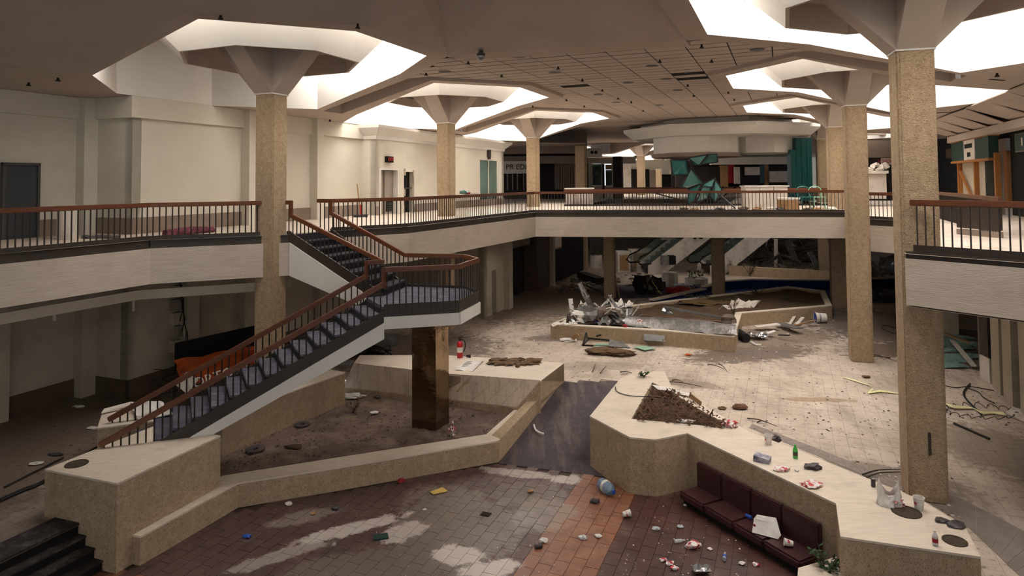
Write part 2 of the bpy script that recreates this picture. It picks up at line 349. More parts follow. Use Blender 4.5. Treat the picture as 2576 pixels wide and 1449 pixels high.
# ---- grey border course along the long planter
bo = [P(1884, 1076, 0), P(2010, 1128, 0), P(2322, 1256, 0), P(2440, 1330, 0), P(2576, 1460, 0)]; bo2 = [P(1892, 1066, 0), P(2040, 1122, 0), P(2225, 1195, 0), P(2420, 1255, 0), P(2700, 1400, 0)]
M['border'] = mat('grey_border_tile', '#8b7f77', '#7a6f67', 3, .7, .1, 20, dirt=[('#574c44', 1.2, .5, .75, .5), ('#4a4039', 8, .6, .75, .5)])
for k in range(4):
    mb = MB(); n = 7
    for i in range(n):
        a, b_, c_, d_ = bo[k].lerp(bo[k+1], i/n+.002), bo[k].lerp(bo[k+1], (i+1)/n-.002), bo2[k].lerp(bo2[k+1], (i+1)/n-.002), bo2[k].lerp(bo2[k+1], i/n+.002)
        MB().prism([xy(p) for p in (a, b_, c_, d_)], .001, .006).build('border_tile', M['border'], floor_lower)
# ---- ramp
mb = MB(); mb.quad(rampA, rampB, rampC, rampD)
mb.quad(rampA+Vector((.3, -.02, -.005)), rampB, rampB+Vector((.1, .6, .08)), rampA)
struct(MB().hexa([v-Vector((0, 0, .3)) for v in (rampA, rampB+Vector((.35, -.1, 0)), rampC+Vector((.3, 0, 0)), rampD)], [rampA, rampB+Vector((.35, -.1, 0)), rampC+Vector((.3, 0, 0)), rampD]), 'floor_ramp', M['ramp'], 'dark wet carpeted ramp down into the seating pit between two planters', 'ramp')
# ---- upper floor slab
A = [P(0, 665, ZFT), P(378, 625, ZFT), P(682, 612, ZFT), P(732, 610, ZFT), Vector((-4.72, 17.2, ZFT)), P(1027, 587, ZFT), P(1347, 545.4, ZFT), P(2137, 546, ZFT), P(2137, 564, ZFT), P(2257, 570.5, ZFT), P(2285, 650, ZFT), P(2576, 675, ZFT)]
A = [Vector(xy(a)) for a in A]
A0x = A[0]-(A[1]-A[0]).normalized()*3; A0y = A0x-E1*10
A9b = A[9]+(A[9]-A[8]).normalized()*.55; A10a = Vector((8.45, 13.5)); RDZ = .11
for k_, (px_, py_) in ((10, (2276, 650)), (11, (2576, 675))): A[k_] = Vector(xy(P(px_, py_, ZFT+RDZ)))
A11x = A[11]+(A[11]-A[10]).normalized()*1.2; A11y = A11x-E1*11
bk1, bk2 = Vector((2.6, 33.2)), Vector((15.2, 31.4))      # back edge of the bridge
well2 = [Vector((5.9, 41.5)), Vector((17.5, 40))]
front = [A0y, A0x]+A[:8]+[A[8], A[9], A9b, A10a, A[10], A[11], A11x, A11y]
slab = [xy(p) for p in front]+[(24, -3), (38, 30), (46, 60), (46, 95), (-8, 95), (-14, 40), (-22, 10), (-22, -6)]
hole = [xy(bk1), xy(bk2), xy(well2[1]), xy(well2[0])]
mb = MB(); flat(mb, [slab, hole], ZU); flat(mb, [slab, hole], ZFB+.12)
floor_upper = struct(mb, 'floor_upper', M['slab'], 'pale upper gallery floor around the open atrium', 'floor')
# fascias: one concrete band per straight run
def band(pts, label, dz=0):
    ZFB, ZFT, ZU = 3.08+dz*1.3, 3.87+dz, 4.06+dz*.3
    t = thing('balcony_fascia', label, 'fascia', (pts[0].x, pts[0].y, ZFB), kind='structure')
    for p, q in zip(pts, pts[1:]):
        d = (q-p).normalized(); n = Vector((d.y, -d.x))*-.14
        MB().hexa([(p.x, p.y, ZFB), (q.x, q.y, ZFB), (q.x+n.x, q.y+n.y, ZFB), (p.x+n.x, p.y+n.y, ZFB)],
                  [(p.x, p.y, ZFT), (q.x, q.y, ZFT), (q.x+n.x, q.y+n.y, ZFT), (p.x+n.x, p.y+n.y, ZFT)]).build('fascia_panel', M['fascia'], t)
        MB().hexa([(p.x+n.x*.3, p.y+n.y*.3, ZFT), (q.x+n.x*.3, q.y+n.y*.3, ZFT), (q.x+n.x*1.3, q.y+n.y*1.3, ZFT), (p.x+n.x*1.3, p.y+n.y*1.3, ZFT)],
                  [(p.x+n.x*.3, p.y+n.y*.3, ZU), (q.x+n.x*.3, q.y+n.y*.3, ZU), (q.x+n.x*1.3, q.y+n.y*1.3, ZU), (p.x+n.x*1.3, p.y+n.y*1.3, ZU)]).build('kerb', M['kick'], t)
    return t
band([A0y, A0x, A[1], A[2], A[3], A[4]], 'ribbed concrete edge of the left gallery ending at the staircase')
band([A[4], A[5], A[6], A[7]], 'long ribbed concrete edge of the gallery and bridge beyond the stairs')
band([A[7], A[8], A[9], A9b, A10a, A[10]+Vector((.16, .55))], 'short ribbed concrete edge between the two tall right columns')
band([A[10], A[11], A11x, A11y], 'ribbed concrete edge at the near right column', RDZ)
band([bk2, bk1], 'far concrete edge of the bridge over the escalator well')
band([well2[0], well2[1]], 'concrete edge on the far side of the escalator well')
# lower ceiling trim under the left gallery
t = thing('trim_1', 'grey hanging ceiling trim under the left gallery edge, torn loose from it', 'trim', (A[1].x, A[1].y, 2.7), kind='structure')
off = [p+(E2*.35) for p in [A0y, A0x, A[1], A[2], A[3]+E1*.4]]
for p, q in zip(off, off[1:]): MB().vbar(p, q, .06, 2.72, 2.93).build('trim_board', M['wall2'], t)
# ---------------------------------------------------------------- ceiling
ka = math.tan(A225)
def octo(a, zs=None):
    c = [(-a, -a*ka), (-a*ka, -a), (a*ka, -a), (a, -a*ka), (a, a*ka), (a*ka, a), (-a*ka, a), (-a, a*ka)]
    return c
hts = [ZC]*4+[ZL]*4
lcols = [L1, Vector((-2.42, 24.26)), Vector((1.04, 32.6))]
rcols = [R1, Vector((10.18, 19.55)), Vector((13.49, 27.55))]
ceiling = thing('ceiling', 'painted plaster ceiling folded down towards the shops around octagonal skylights', 'ceiling', (0, 15, ZC), kind='structure')
def mir(sg): return 1 if sg > 0 else -1
bays = [(c, 1, i) for i, c in enumerate(lcols)]+[(c, -1, i) for i, c in enumerate(rcols)]
def bay(c, sg, name, label, soffit=True):
    pi, po = octo(3.5), octo(4.0)
    I = [UV(*p, h, c, sg) for p, h in zip(pi, hts)]; O = [UV(*p, h, c, sg) for p, h in zip(po, hts)]
    rs = MB()
    for k in range(8):
        j = (k+1) % 8; rs.quad(I[k], I[j], O[j], O[k])
        rs.quad(O[k], O[j], Vector((O[j].x, O[j].y, 8.62)), Vector((O[k].x, O[k].y, 8.62)))
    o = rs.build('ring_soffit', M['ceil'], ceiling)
    # low soffit over the walkway and slot end faces
    def U(u, v, z): return UV(u, v, z, c, sg)
    if soffit:
        h = PER/2; so = MB()
        back = 6.5
        so.quad(U(-h, 1.657, ZL), U(-4, 1.657, ZL), U(-1.657, 4, ZL), U(-1.657, back, ZL), U(-h, back, ZL))
        so.quad(U(h, 1.657, ZL), U(4, 1.657, ZL), U(1.657, 4, ZL), U(1.657, back, ZL), U(h, back, ZL))
        so.quad(U(-1.657, 4, ZL), U(1.657, 4, ZL), U(1.657, back, ZL), U(-1.657, back, ZL))
        for s_ in (-1, 1):
            if not (s_ < 0 and c in (L1, R1)): so.quad(U(s_*h, 1.657, ZL), U(s_*4, 1.657, ZL), U(s_*4, 1.657, 8.62), U(s_*h, 1.657, 8.62))
        so.build('walkway_soffit', M['ceil'], ceiling)
    # coffer: the skylight well with its frosted panes
    wn = thing(name, label, 'skylight', (c.x, c.y, ZS), kind='structure')
    cw = MB(); T = [UV(*p, ZS, c, sg) for p in octo(3.55)]; G = [UV(*p, ZS-.75, c, sg) for p in octo(2.72)]
    for k in range(8):
        j = (k+1) % 8; cw.quad(I[k], I[j], T[j], T[k])
    cw.build('coffer', M['white'], wn)
    pane = []
    for k in range(8):
        j = (k+1) % 8
        pm = MB(); q = [T[k], T[j], G[j], G[k]]; pm.quad(*q); pm.build('pane', M['white' if (c == L1 and sg > 0 and k in (4, 5, 6)) else 'glass_sky'], wn)  # first left bay: shop-side panes are plaster, to dim the wall there
    fr = MB()
    for k in range(8): fr.bar(T[k]-Vector((0, 0, .03)), G[k]-Vector((0, 0, .03)), .05, .05)
    fr.build('mullions', M['white'], wn)
for c, sg, i in bays: bay(c, sg, 'window_%d' % (i+1+(3 if sg < 0 else 0)), ('left row' if sg > 0 else 'right row')+' octagonal skylight, '+['nearest', 'second', 'third'][i]+' bay from the pit, blown out white')
# tile ceiling: between the rows
def LU(u, v, z): return UV(u, v, z)
VR = -13.56; UR = .48
# backing of the tile field
mb = MB(); ck = []
hC = [xy(UV(*p, None, c, sg)) for c, sg, i in bays for p in [octo(3.6)] for p in p]
polys = [[xy(UV(*p, None, c, sg)) for p in octo(3.7)] for c, sg, i in bays]
outer = [xy(LU(1.75, -3.95, 0)), xy(LU(1.75, 1.66, 0)), xy(LU(24, 1.66, 0)), xy(LU(24, VR-1.66, 0)), xy(LU(2.2, VR-1.66, 0)), xy(LU(2.2, VR+3.95, 0))]
hol = []
for c, sg, i in bays:
    if i == 0: continue
    hol.append([xy(UV(*p, None, c, sg)) for p in [(-3.7, 1.45), (-3.7, -1.53), (-1.53, -3.7), (1.53, -3.7), (3.7, -1.53), (3.7, 1.45)]])
o2_ = [xy(UV(1.75, -3.75, None, L1)), xy(UV(3.75, -1.6, None, L1)), xy(UV(3.75, 1.5, None, L1)), xy(UV(4.3, 1.66, None, L1)), xy(LU(24, 1.66, 0)), xy(LU(24, VR-1.66, 0)), xy(UV(4.3, 1.66, None, R1, -1)), xy(UV(3.75, 1.5, None, R1, -1)), xy(UV(3.75, -1.6, None, R1, -1)), xy(UV(1.75, -3.75, None, R1, -1))]
flat(mb, [o2_]+hol, ZT+.012)
mb.build('ceiling_backing', M['bed'], ceiling)
def flatband(mb): return mb
# tiles: long planks across the hall, in rows along it
tu, tv = .5, .96
rnd = random.Random(5); tm = None; cnt = 0; rest = MB()
V0 = LU(0, 0, ZT); ph_v = (P(1388, 115, ZT)-V0).dot(E2.to_3d()); ph_u = 2.4
missing = set()
def tij(px, py):
    q = P(px, py, ZT)-V0; return (math.floor((q.dot(E1.to_3d())-ph_u)/tu), math.floor((q.dot(E2.to_3d())-ph_v)/tv))
for (px, py) in [(1640, 100), (1449, 216), (1735, 200), (1692, 185)]: missing.add(tij(px, py))
def clip(poly, n, d):   # keep n.p >= d
    o = []
    for i in range(len(poly)):
        a, b_ = poly[i], poly[(i+1) % len(poly)]; fa, fb_ = n.dot(a)-d, n.dot(b_)-d
        if fa >= 0: o.append(a)
        if fa*fb_ < 0: o.append(a.lerp(b_, fa/(fa-fb_)))
    return o
octn = [Vector((math.cos(k*math.pi/4), math.sin(k*math.pi/4))) for k in range(8)]
cells = []
for i in range(-1, 45):
    for j in range(-14, 9):
        if (i, j) in missing: continue
        u0, v0 = ph_u+i*tu, ph_v+j*tv; g_ = .014; gu = .03
        pg = [Vector(xy(LU(a, b_, 0))) for a, b_ in ((u0+gu, v0+g_), (u0+tu-gu, v0+g_), (u0+tu-gu, v0+tv-g_), (u0+gu, v0+tv-g_))]
        cc = sum(pg, Vector((0, 0)))/4
        if not inpoly(xy(cc), o2_) or not seen(cc, ZT): continue
        cut = False
        for c, sg, k in bays:
            q = cc-c; loc = Vector((q.dot(E1), q.dot(E2)*sg)); ds = [loc.dot(n) for n in octn]; m = max(ds)
            if m < 4.8:
                n = octn[ds.index(m)]; nw = E1*n.x+E2*(n.y*sg); pg2 = clip(pg, nw, nw.dot(c)+3.8)
                cut = True; pg = pg2
                if len(pg) < 3: break
        if len(pg) < 3: continue
        cells.append((cc.length_squared, cc, pg, cut))
cells.sort(key=lambda x: x[0])
for n, (d, p, pg, cut) in enumerate(cells):
    z = ZT+rnd.uniform(-.002, .002)
    if n >= 290: rest.prism([xy(a) for a in pg], z, z+.008); continue
    if cut: MB().prism([xy(a) for a in pg], z, z+.008).build('ceiling_tile', M['ctile'], ceiling)
    else:
        if tm is None: tm = MB().box((0, 0, 0), (tv-.028, tu-.06, .008), -A225).build('ceiling_tile', M['ctile'], None, mesh_only=True)
        inst('ceiling_tile', tm, ceiling, (p.x, p.y, z))
print('TILES', len(cells))
if rest.v:
    o = rest.build('ceiling_tile', M['ctile'], ceiling); o['kind'] = 'stuff'
# plain plaster margin between the vault edge and the tiles
mb = MB(); mb.quad(UV(1.657, -4, ZC), UV(2.36, -4, ZC), UV(2.6, -4, ZC, R1, -1), UV(1.657, -4, ZC, R1, -1))
mb.quad(UV(2.36, -4, ZC), UV(2.6, -4, ZC, R1, -1), UV(2.6, -4, ZT+.03, R1, -1), UV(2.36, -4, ZT+.03))
mb.build('plaster_margin', M['ceil'], ceiling)
# vault over the pit
Q = [UV(*p, h) for p, h in [((1.657, -4), ZC), ((-1.657, -4), ZC), ((-4, -1.657), ZC), ((-4, 1.657), ZL)]]; Q.append(Q[3]-E1.to_3d()*17)
q = [UV(*p, h, R1, -1) for p, h in [((1.657, -4), ZC), ((-1.657, -4), ZC), ((-4, -1.657), ZC), ((-4, 1.657), ZL)]]; q.append(q[3]-E1.to_3d()*15)
ZV = 9.4
T3, T2, T1, T8 = Vector((-1.53, 12.05, ZV)), Vector((-2.0, 9.35, ZV)), Vector((-3.6, 9.0, ZV)), Vector((-4.6, 8.6, ZV))
t3, t2, t1, t8 = Vector((1.0, 9.7, ZV)), Vector((1.1, 8.0, ZV)), Vector((1.9, 6.8, ZV)), Vector((3.2, 5.2, ZV))
T9, t9 = T8-E1.to_3d()*15, t8-E1.to_3d()*13
mb = MB()
mb.quad(Q[0], q[0], t3); mb.quad(Q[0], t3, T3)
for a, b_, c_, d in [(Q[0], Q[1], T2, T3), (Q[1], Q[2], T1, T2), (Q[2], Q[3], T8, T1), (Q[3], Q[4], T9, T8), (q[0], q[1], t2, t3), (q[1], q[2], t1, t2), (q[2], q[3], t8, t1), (q[3], q[4], t9, t8)]:
    mb.quad(a, b_, c_); mb.quad(a, c_, d)
mb.quad(T3, T2, T1, T8, T9, t9, t8, t1, t2, t3)
for a, sg, b_ in ((Q, 1, L1), (q, -1, R1)):
    d = E2.to_3d()*sg*7
    mb.quad(a[3]-E1.to_3d()*.475, a[4], a[4]+d, a[3]+d-E1.to_3d()*.475)
mb.build('court_vault', M['ceil'], ceiling)
for k, (c, sg) in enumerate(((L1-E1*18.2, 1), (R1-E1*18.2, -1))):  # added bays out of view; their glowing panes brighten pit and planters
    bay(c, sg, 'window_%d' % (20+k), ['left', 'right'][k]+' octagonal skylight bay added unseen behind the viewer to light the pit')
mb = MB(); mb.quad((-40, -30, 8.62), (30, -30, 8.62), (30, -2, 8.62), (-40, -2, 8.62)) if False else None
# back wall of the court behind the camera
mb = MB(); mb.vbar((-30, -17), (24, -26), .3, -1, 10)
struct(mb, 'wall_back', M['wall'], 'plain cream end wall of the court', 'wall')
# ================================================================ WALLS (left side)
def uvwall(name, segs, z0, z1, mt, label, sg=1, c=L1, th=.25, parent=None):
    mb = MB()
    for (a, b_) in segs:
        p, q = UV(*a, None, c, sg), UV(*b_, None, c, sg); d = (q-p).normalized(); n = Vector((-d.y, d.x))*sg*th
        mb.prism([xy(p), xy(q), xy(q+n), xy(p+n)], z0, z1)
    return struct(mb, name, mt, label, 'wall', parent)
def uvbox(mb, u0, u1, v0, v1, z0, z1, sg=1, c=L1):
    return mb.prism([xy(UV(u0, v0, None, c, sg)), xy(UV(u1, v0, None, c, sg)), xy(UV(u1, v1, None, c, sg)), xy(UV(u0, v1, None, c, sg))], z0, z1)
wl = uvwall('wall_left', [((-16, 5.15), (-.95, 5.15)), ((-.95, 5.15), (-.95, 3.58)), ((-.95, 3.58), (8.78, 3.58))], ZU, 7.6, M['wall'], 'cream upper storey shop wall beyond the left gallery with pilasters and a boarded front')
uvwall('wall_recess', [((-.95, 3.56), (4.6, 3.56))], 7.0, ZS, M['wall'], None, parent=wl)
for u in (-1.31, 2.65, 5.76):
    m_ = MB(); v = 5.15 if u < 0 else 3.58; uvbox(m_, u, u+.36, v-.31, v, ZU, 7.53); m_.build('pilaster', M['wall'], wl)
for u0, u1, v in ((-16, -1.31, 5.15), (-.95, 2.65, 3.58), (3.01, 5.76, 3.58), (6.12, 8.78, 3.58)):
    m_ = MB(); uvbox(m_, u0, u1, v-.1, v, 6.99, 7.53); m_.build('bulkhead', M['wall'], wl)
m_ = MB(); uvbox(m_, -1.05, -.95, 3.48, 4.84, 6.99, 7.53); m_.build('bulkhead', M['wall'], wl)
bb = MB()
uvbox(bb, -16, -1.31, 5.12, 5.15, ZU, 4.47); uvbox(bb, -.97, 2.65, 3.55, 3.6, ZU, 4.47); uvbox(bb, -.98, -.95, 3.55, 4.84, ZU, 4.47); uvbox(bb, 3.01, 8.78, 3.55, 3.6, ZU, 4.47)
struct(bb, 'baseboard_left', M['base'], 'dusty brown tile base course along the upper left wall', 'baseboard')
w2 = uvwall('wall_gallery', [((8.78, 3.6), (8.78, 2.95)), ((8.78, 2.95), (9.0, 2.95)), ((10.33, 2.95), (10.8, 2.95)), ((11.6, 2.95), (18.1, 2.95)), ((20.4, 2.95), (21.2, 2.95)), ((21.2, 2.95), (21.2, 8))], ZU, 7.1, M['wall'], 'bright cream gallery wall beyond the second column with open doorway, broken niche and glass door')
m_ = MB()
for u0, u1, z in ((9.0, 10.33, 5.8), (10.8, 11.6, 5.75), (18.1, 20.4, 6.5)): uvbox(m_, u0, u1, 2.95, 3.2, z, 7.1)
m_.build('lintel', M['wall'], w2)
m_ = MB(); uvbox(m_, 11.6, 21.2, 2.92, 2.95, ZU, 4.4); uvbox(m_, 8.76, 9.0, 2.92, 2.95, ZU, 4.4)
m_.build('baseboard', M['base'], w2)
# cornice
def cornice(pts, label):
    t = thing('trim_cornice', label, 'cornice', (pts[0].x, pts[0].y, 7), kind='structure')
    prof = [(0, 6.98), (.05, 6.98), (.07, 7.12), (.1, 7.14), (.38, 7.4), (.4, 7.5), (0, 7.5)]
    nrm = []
    for i, p in enumerate(pts):
        ds = []
        if i > 0: d = (p-pts[i-1]).normalized(); ds.append(Vector((d.y, -d.x)))
        if i < len(pts)-1: d = (pts[i+1]-p).normalized(); ds.append(Vector((d.y, -d.x)))
        n = sum(ds, Vector((0, 0)))/len(ds); n = n/max(n.length_squared, .3); nrm.append(n)
    for i in range(len(pts)-1):
        MB().hexa([(pts[i].x+nrm[i].x*r, pts[i].y+nrm[i].y*r, z) for r, z in prof], [(pts[i+1].x+nrm[i+1].x*r, pts[i+1].y+nrm[i+1].y*r, z) for r, z in prof]).build('cornice_moulding', M['white'], t)
cornice([UV(8.78, 3.5), UV(8.78, 2.95), UV(21.2, 2.95), UV(21.2, 4.5)], 'stepped white cornice along the top of the gallery wall')
# door in the far left
t = thing('door_1', 'dark grey steel door in the upper left wall at the frame edge', 'door', UV(-2.65, 5.1, ZU), kind='structure')
M['door'] = mat('dark_grey_door', '#3f4245', '#383b3e', 2, .5)
M['frame'] = mat('grey_door_frame', '#4b4a48', rough=.5)
m_ = MB(); uvbox(m_, -3.0, -2.29, 5.08, 5.14, ZU, 5.78); m_.build('leaf', M['door'], t)
m_ = MB(); uvbox(m_, -3.06, -3.0, 5.04, 5.15, ZU, 5.84); uvbox(m_, -2.29, -2.23, 5.04, 5.15, ZU, 5.84); uvbox(m_, -3.06, -2.23, 5.04, 5.15, 5.78, 5.84); m_.build('frame', M['frame'], t)
m_ = MB(); m_.tube([UV(-2.36, 5.08, ZU+.82), UV(-2.36, 5.02, ZU+.82), UV(-2.46, 5.02, ZU+.82)], .012); m_.build('handle', M['frame'], t)
# doorway with open leaf
t = thing('door_2', 'open pale doorway with louvred leaf under the exit sign', 'door', UV(9.66, 2.95, ZU), kind='structure')
M['greydoor'] = mat('pale_grey_door', '#9a9087', '#8b8178', 2, .6)
m_ = MB(); uvbox(m_, 9.0, 9.07, 2.9, 3.2, ZU, 5.86); uvbox(m_, 10.26, 10.33, 2.9, 3.2, ZU, 5.86); uvbox(m_, 9.07, 10.26, 2.9, 3.2, 5.8, 5.86); m_.build('frame', M['white'], t)
m_ = MB(); uvbox(m_, 9.65, 10.26, 3.12, 3.17, ZU, 5.78); m_.build('leaf', M['greydoor'], t)
lv = MB(); uvbox(lv, 9.72, 10.2, 3.1, 3.12, ZU+.1, ZU+.5); lo_ = lv.build('louvre', M['black'], t)
for k in range(5):
    lv = MB(); uvbox(lv, 9.74, 10.18, 3.085, 3.1, ZU+.13+k*.07, ZU+.16+k*.07); lv.build('slat', M['frame'], lo_)
m_ = MB(); uvbox(m_, 8.9, 10.5, 3.2, 5.2, ZU, 5.9); m_.build('room', M['wall2'], t)
# niche
t = thing('door_3', 'black broken opening torn through the cream wall right of the open doorway', 'opening', UV(11.2, 2.95, ZU), kind='structure')
m_ = MB(); uvbox(m_, 10.8, 11.6, 3.18, 3.9, ZU, 5.75); m_.build('dark_recess', M['black'], t)
for k, (z, du) in enumerate(((4.3, .05), (4.75, .09), (5.2, .06), (5.6, .12), (5.55, .1), (4.1, .07))):
    m_ = MB(); uu = 11.6-du if k % 2 == 0 else 10.8; uvbox(m_, uu, uu+du, 2.93, 2.97, z, z+.28); m_.build('torn_board', M['wall2'], t)
m_ = MB(); uvbox(m_, 10.8, 11.6, 3.05, 3.1, 5.05, 5.09); m_.build('shelf', M['frame'], t)
# glass door
t = thing('door_4', 'tall greenish glass double door at the far end of the gallery wall', 'door', UV(19.2, 2.95, ZU), kind='structure')
M['glass'] = mat('greenish_glass', '#6f8a80', rough=.08, spec=.6, alpha=.5)
M['gback'] = mat('green_grey_room', '#4f5f57', '#404f48', 1.2, .8, dirt=('#9fb0a5', 1.5, .5, .7, .5))
for k in range(2):
    m_ = MB(); uvbox(m_, 18.16+k*1.12, 19.22+k*1.12, 3.0, 3.02, ZU+.05, 6.44); m_.build('pane', M['glass'], t)
m_ = MB()
for u in (18.1, 19.22, 20.34): uvbox(m_, u, u+.06, 2.97, 3.06, ZU, 6.5)
uvbox(m_, 18.1, 20.4, 2.97, 3.06, 6.44, 6.5); m_.build('frame', M['white'], t)
m_ = MB(); uvbox(m_, 18.0, 20.5, 3.3, 5, ZU, 6.6); m_.build('room', M['gback'], t)
# lower left wall
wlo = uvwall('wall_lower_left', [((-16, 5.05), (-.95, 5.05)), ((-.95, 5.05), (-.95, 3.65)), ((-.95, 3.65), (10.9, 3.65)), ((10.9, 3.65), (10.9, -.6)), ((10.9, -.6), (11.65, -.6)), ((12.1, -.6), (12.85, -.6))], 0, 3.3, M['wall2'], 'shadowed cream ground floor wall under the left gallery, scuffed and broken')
for u, v in ((-3.4, 5.05), (-1.35, 5.05), (.55, 3.65), (2.6, 3.65), (6.0, 3.65), (12.85, -.55)):
    m_ = MB(); uvbox(m_, u, u+.4, v-.3, v, 0, 3.3); m_.build('pilaster', M['wall2'], wlo)
m_ = MB(); uvbox(m_, 11.65, 12.1, -.6, -.4, 1.75, 3.3); m_.build('lintel', M['wall2'], wlo)
m_ = MB(); uvbox(m_, 11.6, 12.15, -.4, .6, 0, 1.8); m_.build('dark_doorway', M['black'], wlo)
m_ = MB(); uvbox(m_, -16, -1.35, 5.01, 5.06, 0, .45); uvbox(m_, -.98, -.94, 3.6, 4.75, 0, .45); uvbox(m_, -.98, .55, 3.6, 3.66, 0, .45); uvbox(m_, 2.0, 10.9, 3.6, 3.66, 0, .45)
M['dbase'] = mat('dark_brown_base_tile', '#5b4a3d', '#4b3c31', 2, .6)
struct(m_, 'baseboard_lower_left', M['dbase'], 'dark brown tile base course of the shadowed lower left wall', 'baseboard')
t = thing('wall_damage', 'broken wall corner with hanging wires beside the lower left pilaster', 'damage', UV(.9, 3.3, 0), kind='structure')
for k in range(7):
    m_ = MB(); z = .5+k*.36; r_ = random.Random(k); uvbox(m_, .2+r_.uniform(0, .2), .5+r_.uniform(0, .15), 3.5-r_.uniform(0, .06), 3.66, z, z+.3); m_.build('torn_plaster', M['wall2'] if k % 2 else M['base'], t)
for k in range(5):
    r_ = random.Random(k+20); u = .35+k*.07; z = 2.9-k*.3; pts = [UV(u+r_.uniform(-.1, .1)*j/4, 3.42-.03*j % .1, z-j*.3+r_.uniform(-.05, .05)) for j in range(5)]
    MB().tube(pts, .012, 6).build('wire', M['black'], t)
# ================================================================ COLUMNS
def colgeo(s):
    d = {}
    c_ = s/2
    d['shaft'] = lambda z0, z1: MB().box((0, 0, z0), (s-.03, s-.03, z1-z0), -A225)
    return d
panels = {}
def column(name, c, s, z0, z1, label, cap=True, mt='agg', sg=1, canopy=True, group=None, tw=0):
    A225 = math.radians(22.5)-tw
    t = thing(name, label, 'column', (c.x, c.y, z0), group, 'thing')
    b_ = MB().box((c.x, c.y, z0), (s-.04, s-.04, z1-z0), -A225); b_.build('shaft', M[mt], t)
    for k in range(4):
        a = -A225+k*math.pi/2; n = Vector((math.cos(a), math.sin(a)))
        m_ = MB().box((c.x+n.x*(s/2-.02), c.y+n.y*(s/2-.02), z0+.02), (.04, s-.1, z1-z0-.04), a)
        m_.build('face_panel', M[mt], t, bevel=.008)
    if cap:
        zt = 8.78
        for k in range(4):
            a = -A225+k*math.pi/2; n = Vector((math.cos(a), math.sin(a))); p_ = Vector((-n.y, n.x))*s/2
            pr = [(0, z1), (s/2, z1), (s/2+(zt-z1)*.98, zt), (0, zt)]
            MB().hexa([(c.x+n.x*r-p_.x, c.y+n.y*r-p_.y, z) for r, z in pr], [(c.x+n.x*r+p_.x, c.y+n.y*r+p_.y, z) for r, z in pr]).build('capital_arm', M['ceil'], t)
        MB().box((c.x, c.y, z1-.02), (s+.02, s+.02, .03), -A225).build('collar', M['white'], t)
    if canopy:
        kk = octo(1)
        def ring(a, z): return [UV(u*a, v*a, z, c, sg) for u, v in kk]
        lo, hi, li, ti = ring(1.97, 8.25), ring(2.74, 9.02), ring(1.9, 8.25), ring(1.9, 8.78)
        m_ = MB()
        for k in range(8):
            j = (k+1) % 8; MB().hexa([lo[k], lo[j], hi[j], hi[k]], [p-Vector((0, 0, -.02)) for p in (li[k], li[j])]+[ti[j]+Vector((0, 0, .15)), ti[k]+Vector((0, 0, .15))])
            m_.quad(lo[k], lo[j], hi[j], hi[k])
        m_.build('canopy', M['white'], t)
        m_ = MB()
        for k in range(8):
            j = (k+1) % 8; m_.quad(li[k], li[j], ti[j], ti[k]); m_.quad(li[k], li[j], lo[j], lo[k])
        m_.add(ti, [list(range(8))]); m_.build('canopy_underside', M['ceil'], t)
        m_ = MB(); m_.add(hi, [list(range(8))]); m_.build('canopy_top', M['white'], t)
        e = UV(-1.2*.7, -1.1, 8.76, c, sg)
    return t
names = ['nearest', 'middle', 'farthest']
for i, c in enumerate(lcols): column('column', c, .54, 0 if i == 0 else 0, 7.47, ['tall aggregate column where the left gallery meets the staircase, under the largest skylight', 'aggregate column on the gallery beyond the stairs, second in the left row', 'aggregate column at the far end of the left gallery, third in the left row'][i], sg=1)
for i, c in enumerate(rcols): column('column', c, .58, 0, 7.47, ['nearest and largest aggregate column, standing full height at the right', 'second aggregate column of the right row, at the end of the bridge', 'third aggregate column of the right row, behind the bridge railing'][i], sg=-1, tw=.1)
for (px, py), s, lab in (((1535, 750), .47, 'slim aggregate column under the bridge behind the metal rubble'), ((2108, 765), .5, 'shadowed aggregate column under the right end of the bridge')):
    c = P(px, py, 0); column('column', Vector(xy(c)), s, 0, 3.2, lab, False, canopy=False)
c = PD(1808, 735, 30.5); column('column', Vector(xy(c)), .55, -.4, 3.2, 'brown aggregate column rising from the blue pool before the escalator', False, canopy=False)
c = P(1465, 675, 0); column('column', Vector(xy(c)), .62, 0, 7.47, 'far aggregate column left of the escalators, passing both floors', False, canopy=False)
# small brass slot plate on the near right column
# ================================================================ RAILINGS
pk = {}
def picket_mesh(h):
    k = round(h, 3)
    if k not in pk: pk[k] = MB().box((0, 0, 0), (.02, .02, h), -A225).build('picket', M['metal'], None, mesh_only=True)
    return pk[k]
RW, RH = .075, .1
def rail_run(t, p, q, kick0, kick1, spacing=.13, wood=True, skip=0, kick=True):
    """p, q: ends along the rail top; kick0/kick1: drop from the rail top to the bottom and top of the kick panel"""
    p, q = Vector(p), Vector(q); dz = Vector((0, 0, 1)); pl = Vector((q.x-p.x, q.y-p.y)).length
    d = (q-p).normalized(); ext = d*.03
    if wood: MB().bar(p-ext, q+ext, RW, RH, top=True).build('handrail', M['wood'], t, bevel=.012)
    if kick: MB().vbar(p, q, .02, (p.z-kick0, q.z-kick0), (p.z-kick1, q.z-kick1)).build('kick_panel', M['kick'], t)
    n = max(1, round(pl/spacing)); me = picket_mesh(kick0-RH*.9-.0)
    for i in range(n):
        f = (i+.5)/n; x = p.lerp(q, f); inst('picket', me, t, (x.x, x.y, x.z-kick0))
def post(t, p, z0, z1, s=.075): MB().box((p[0], p[1], z0), (s, s, z1-z0), -A225).build('newel', M['wood'], t, bevel=.01)
ZRT = 4.89
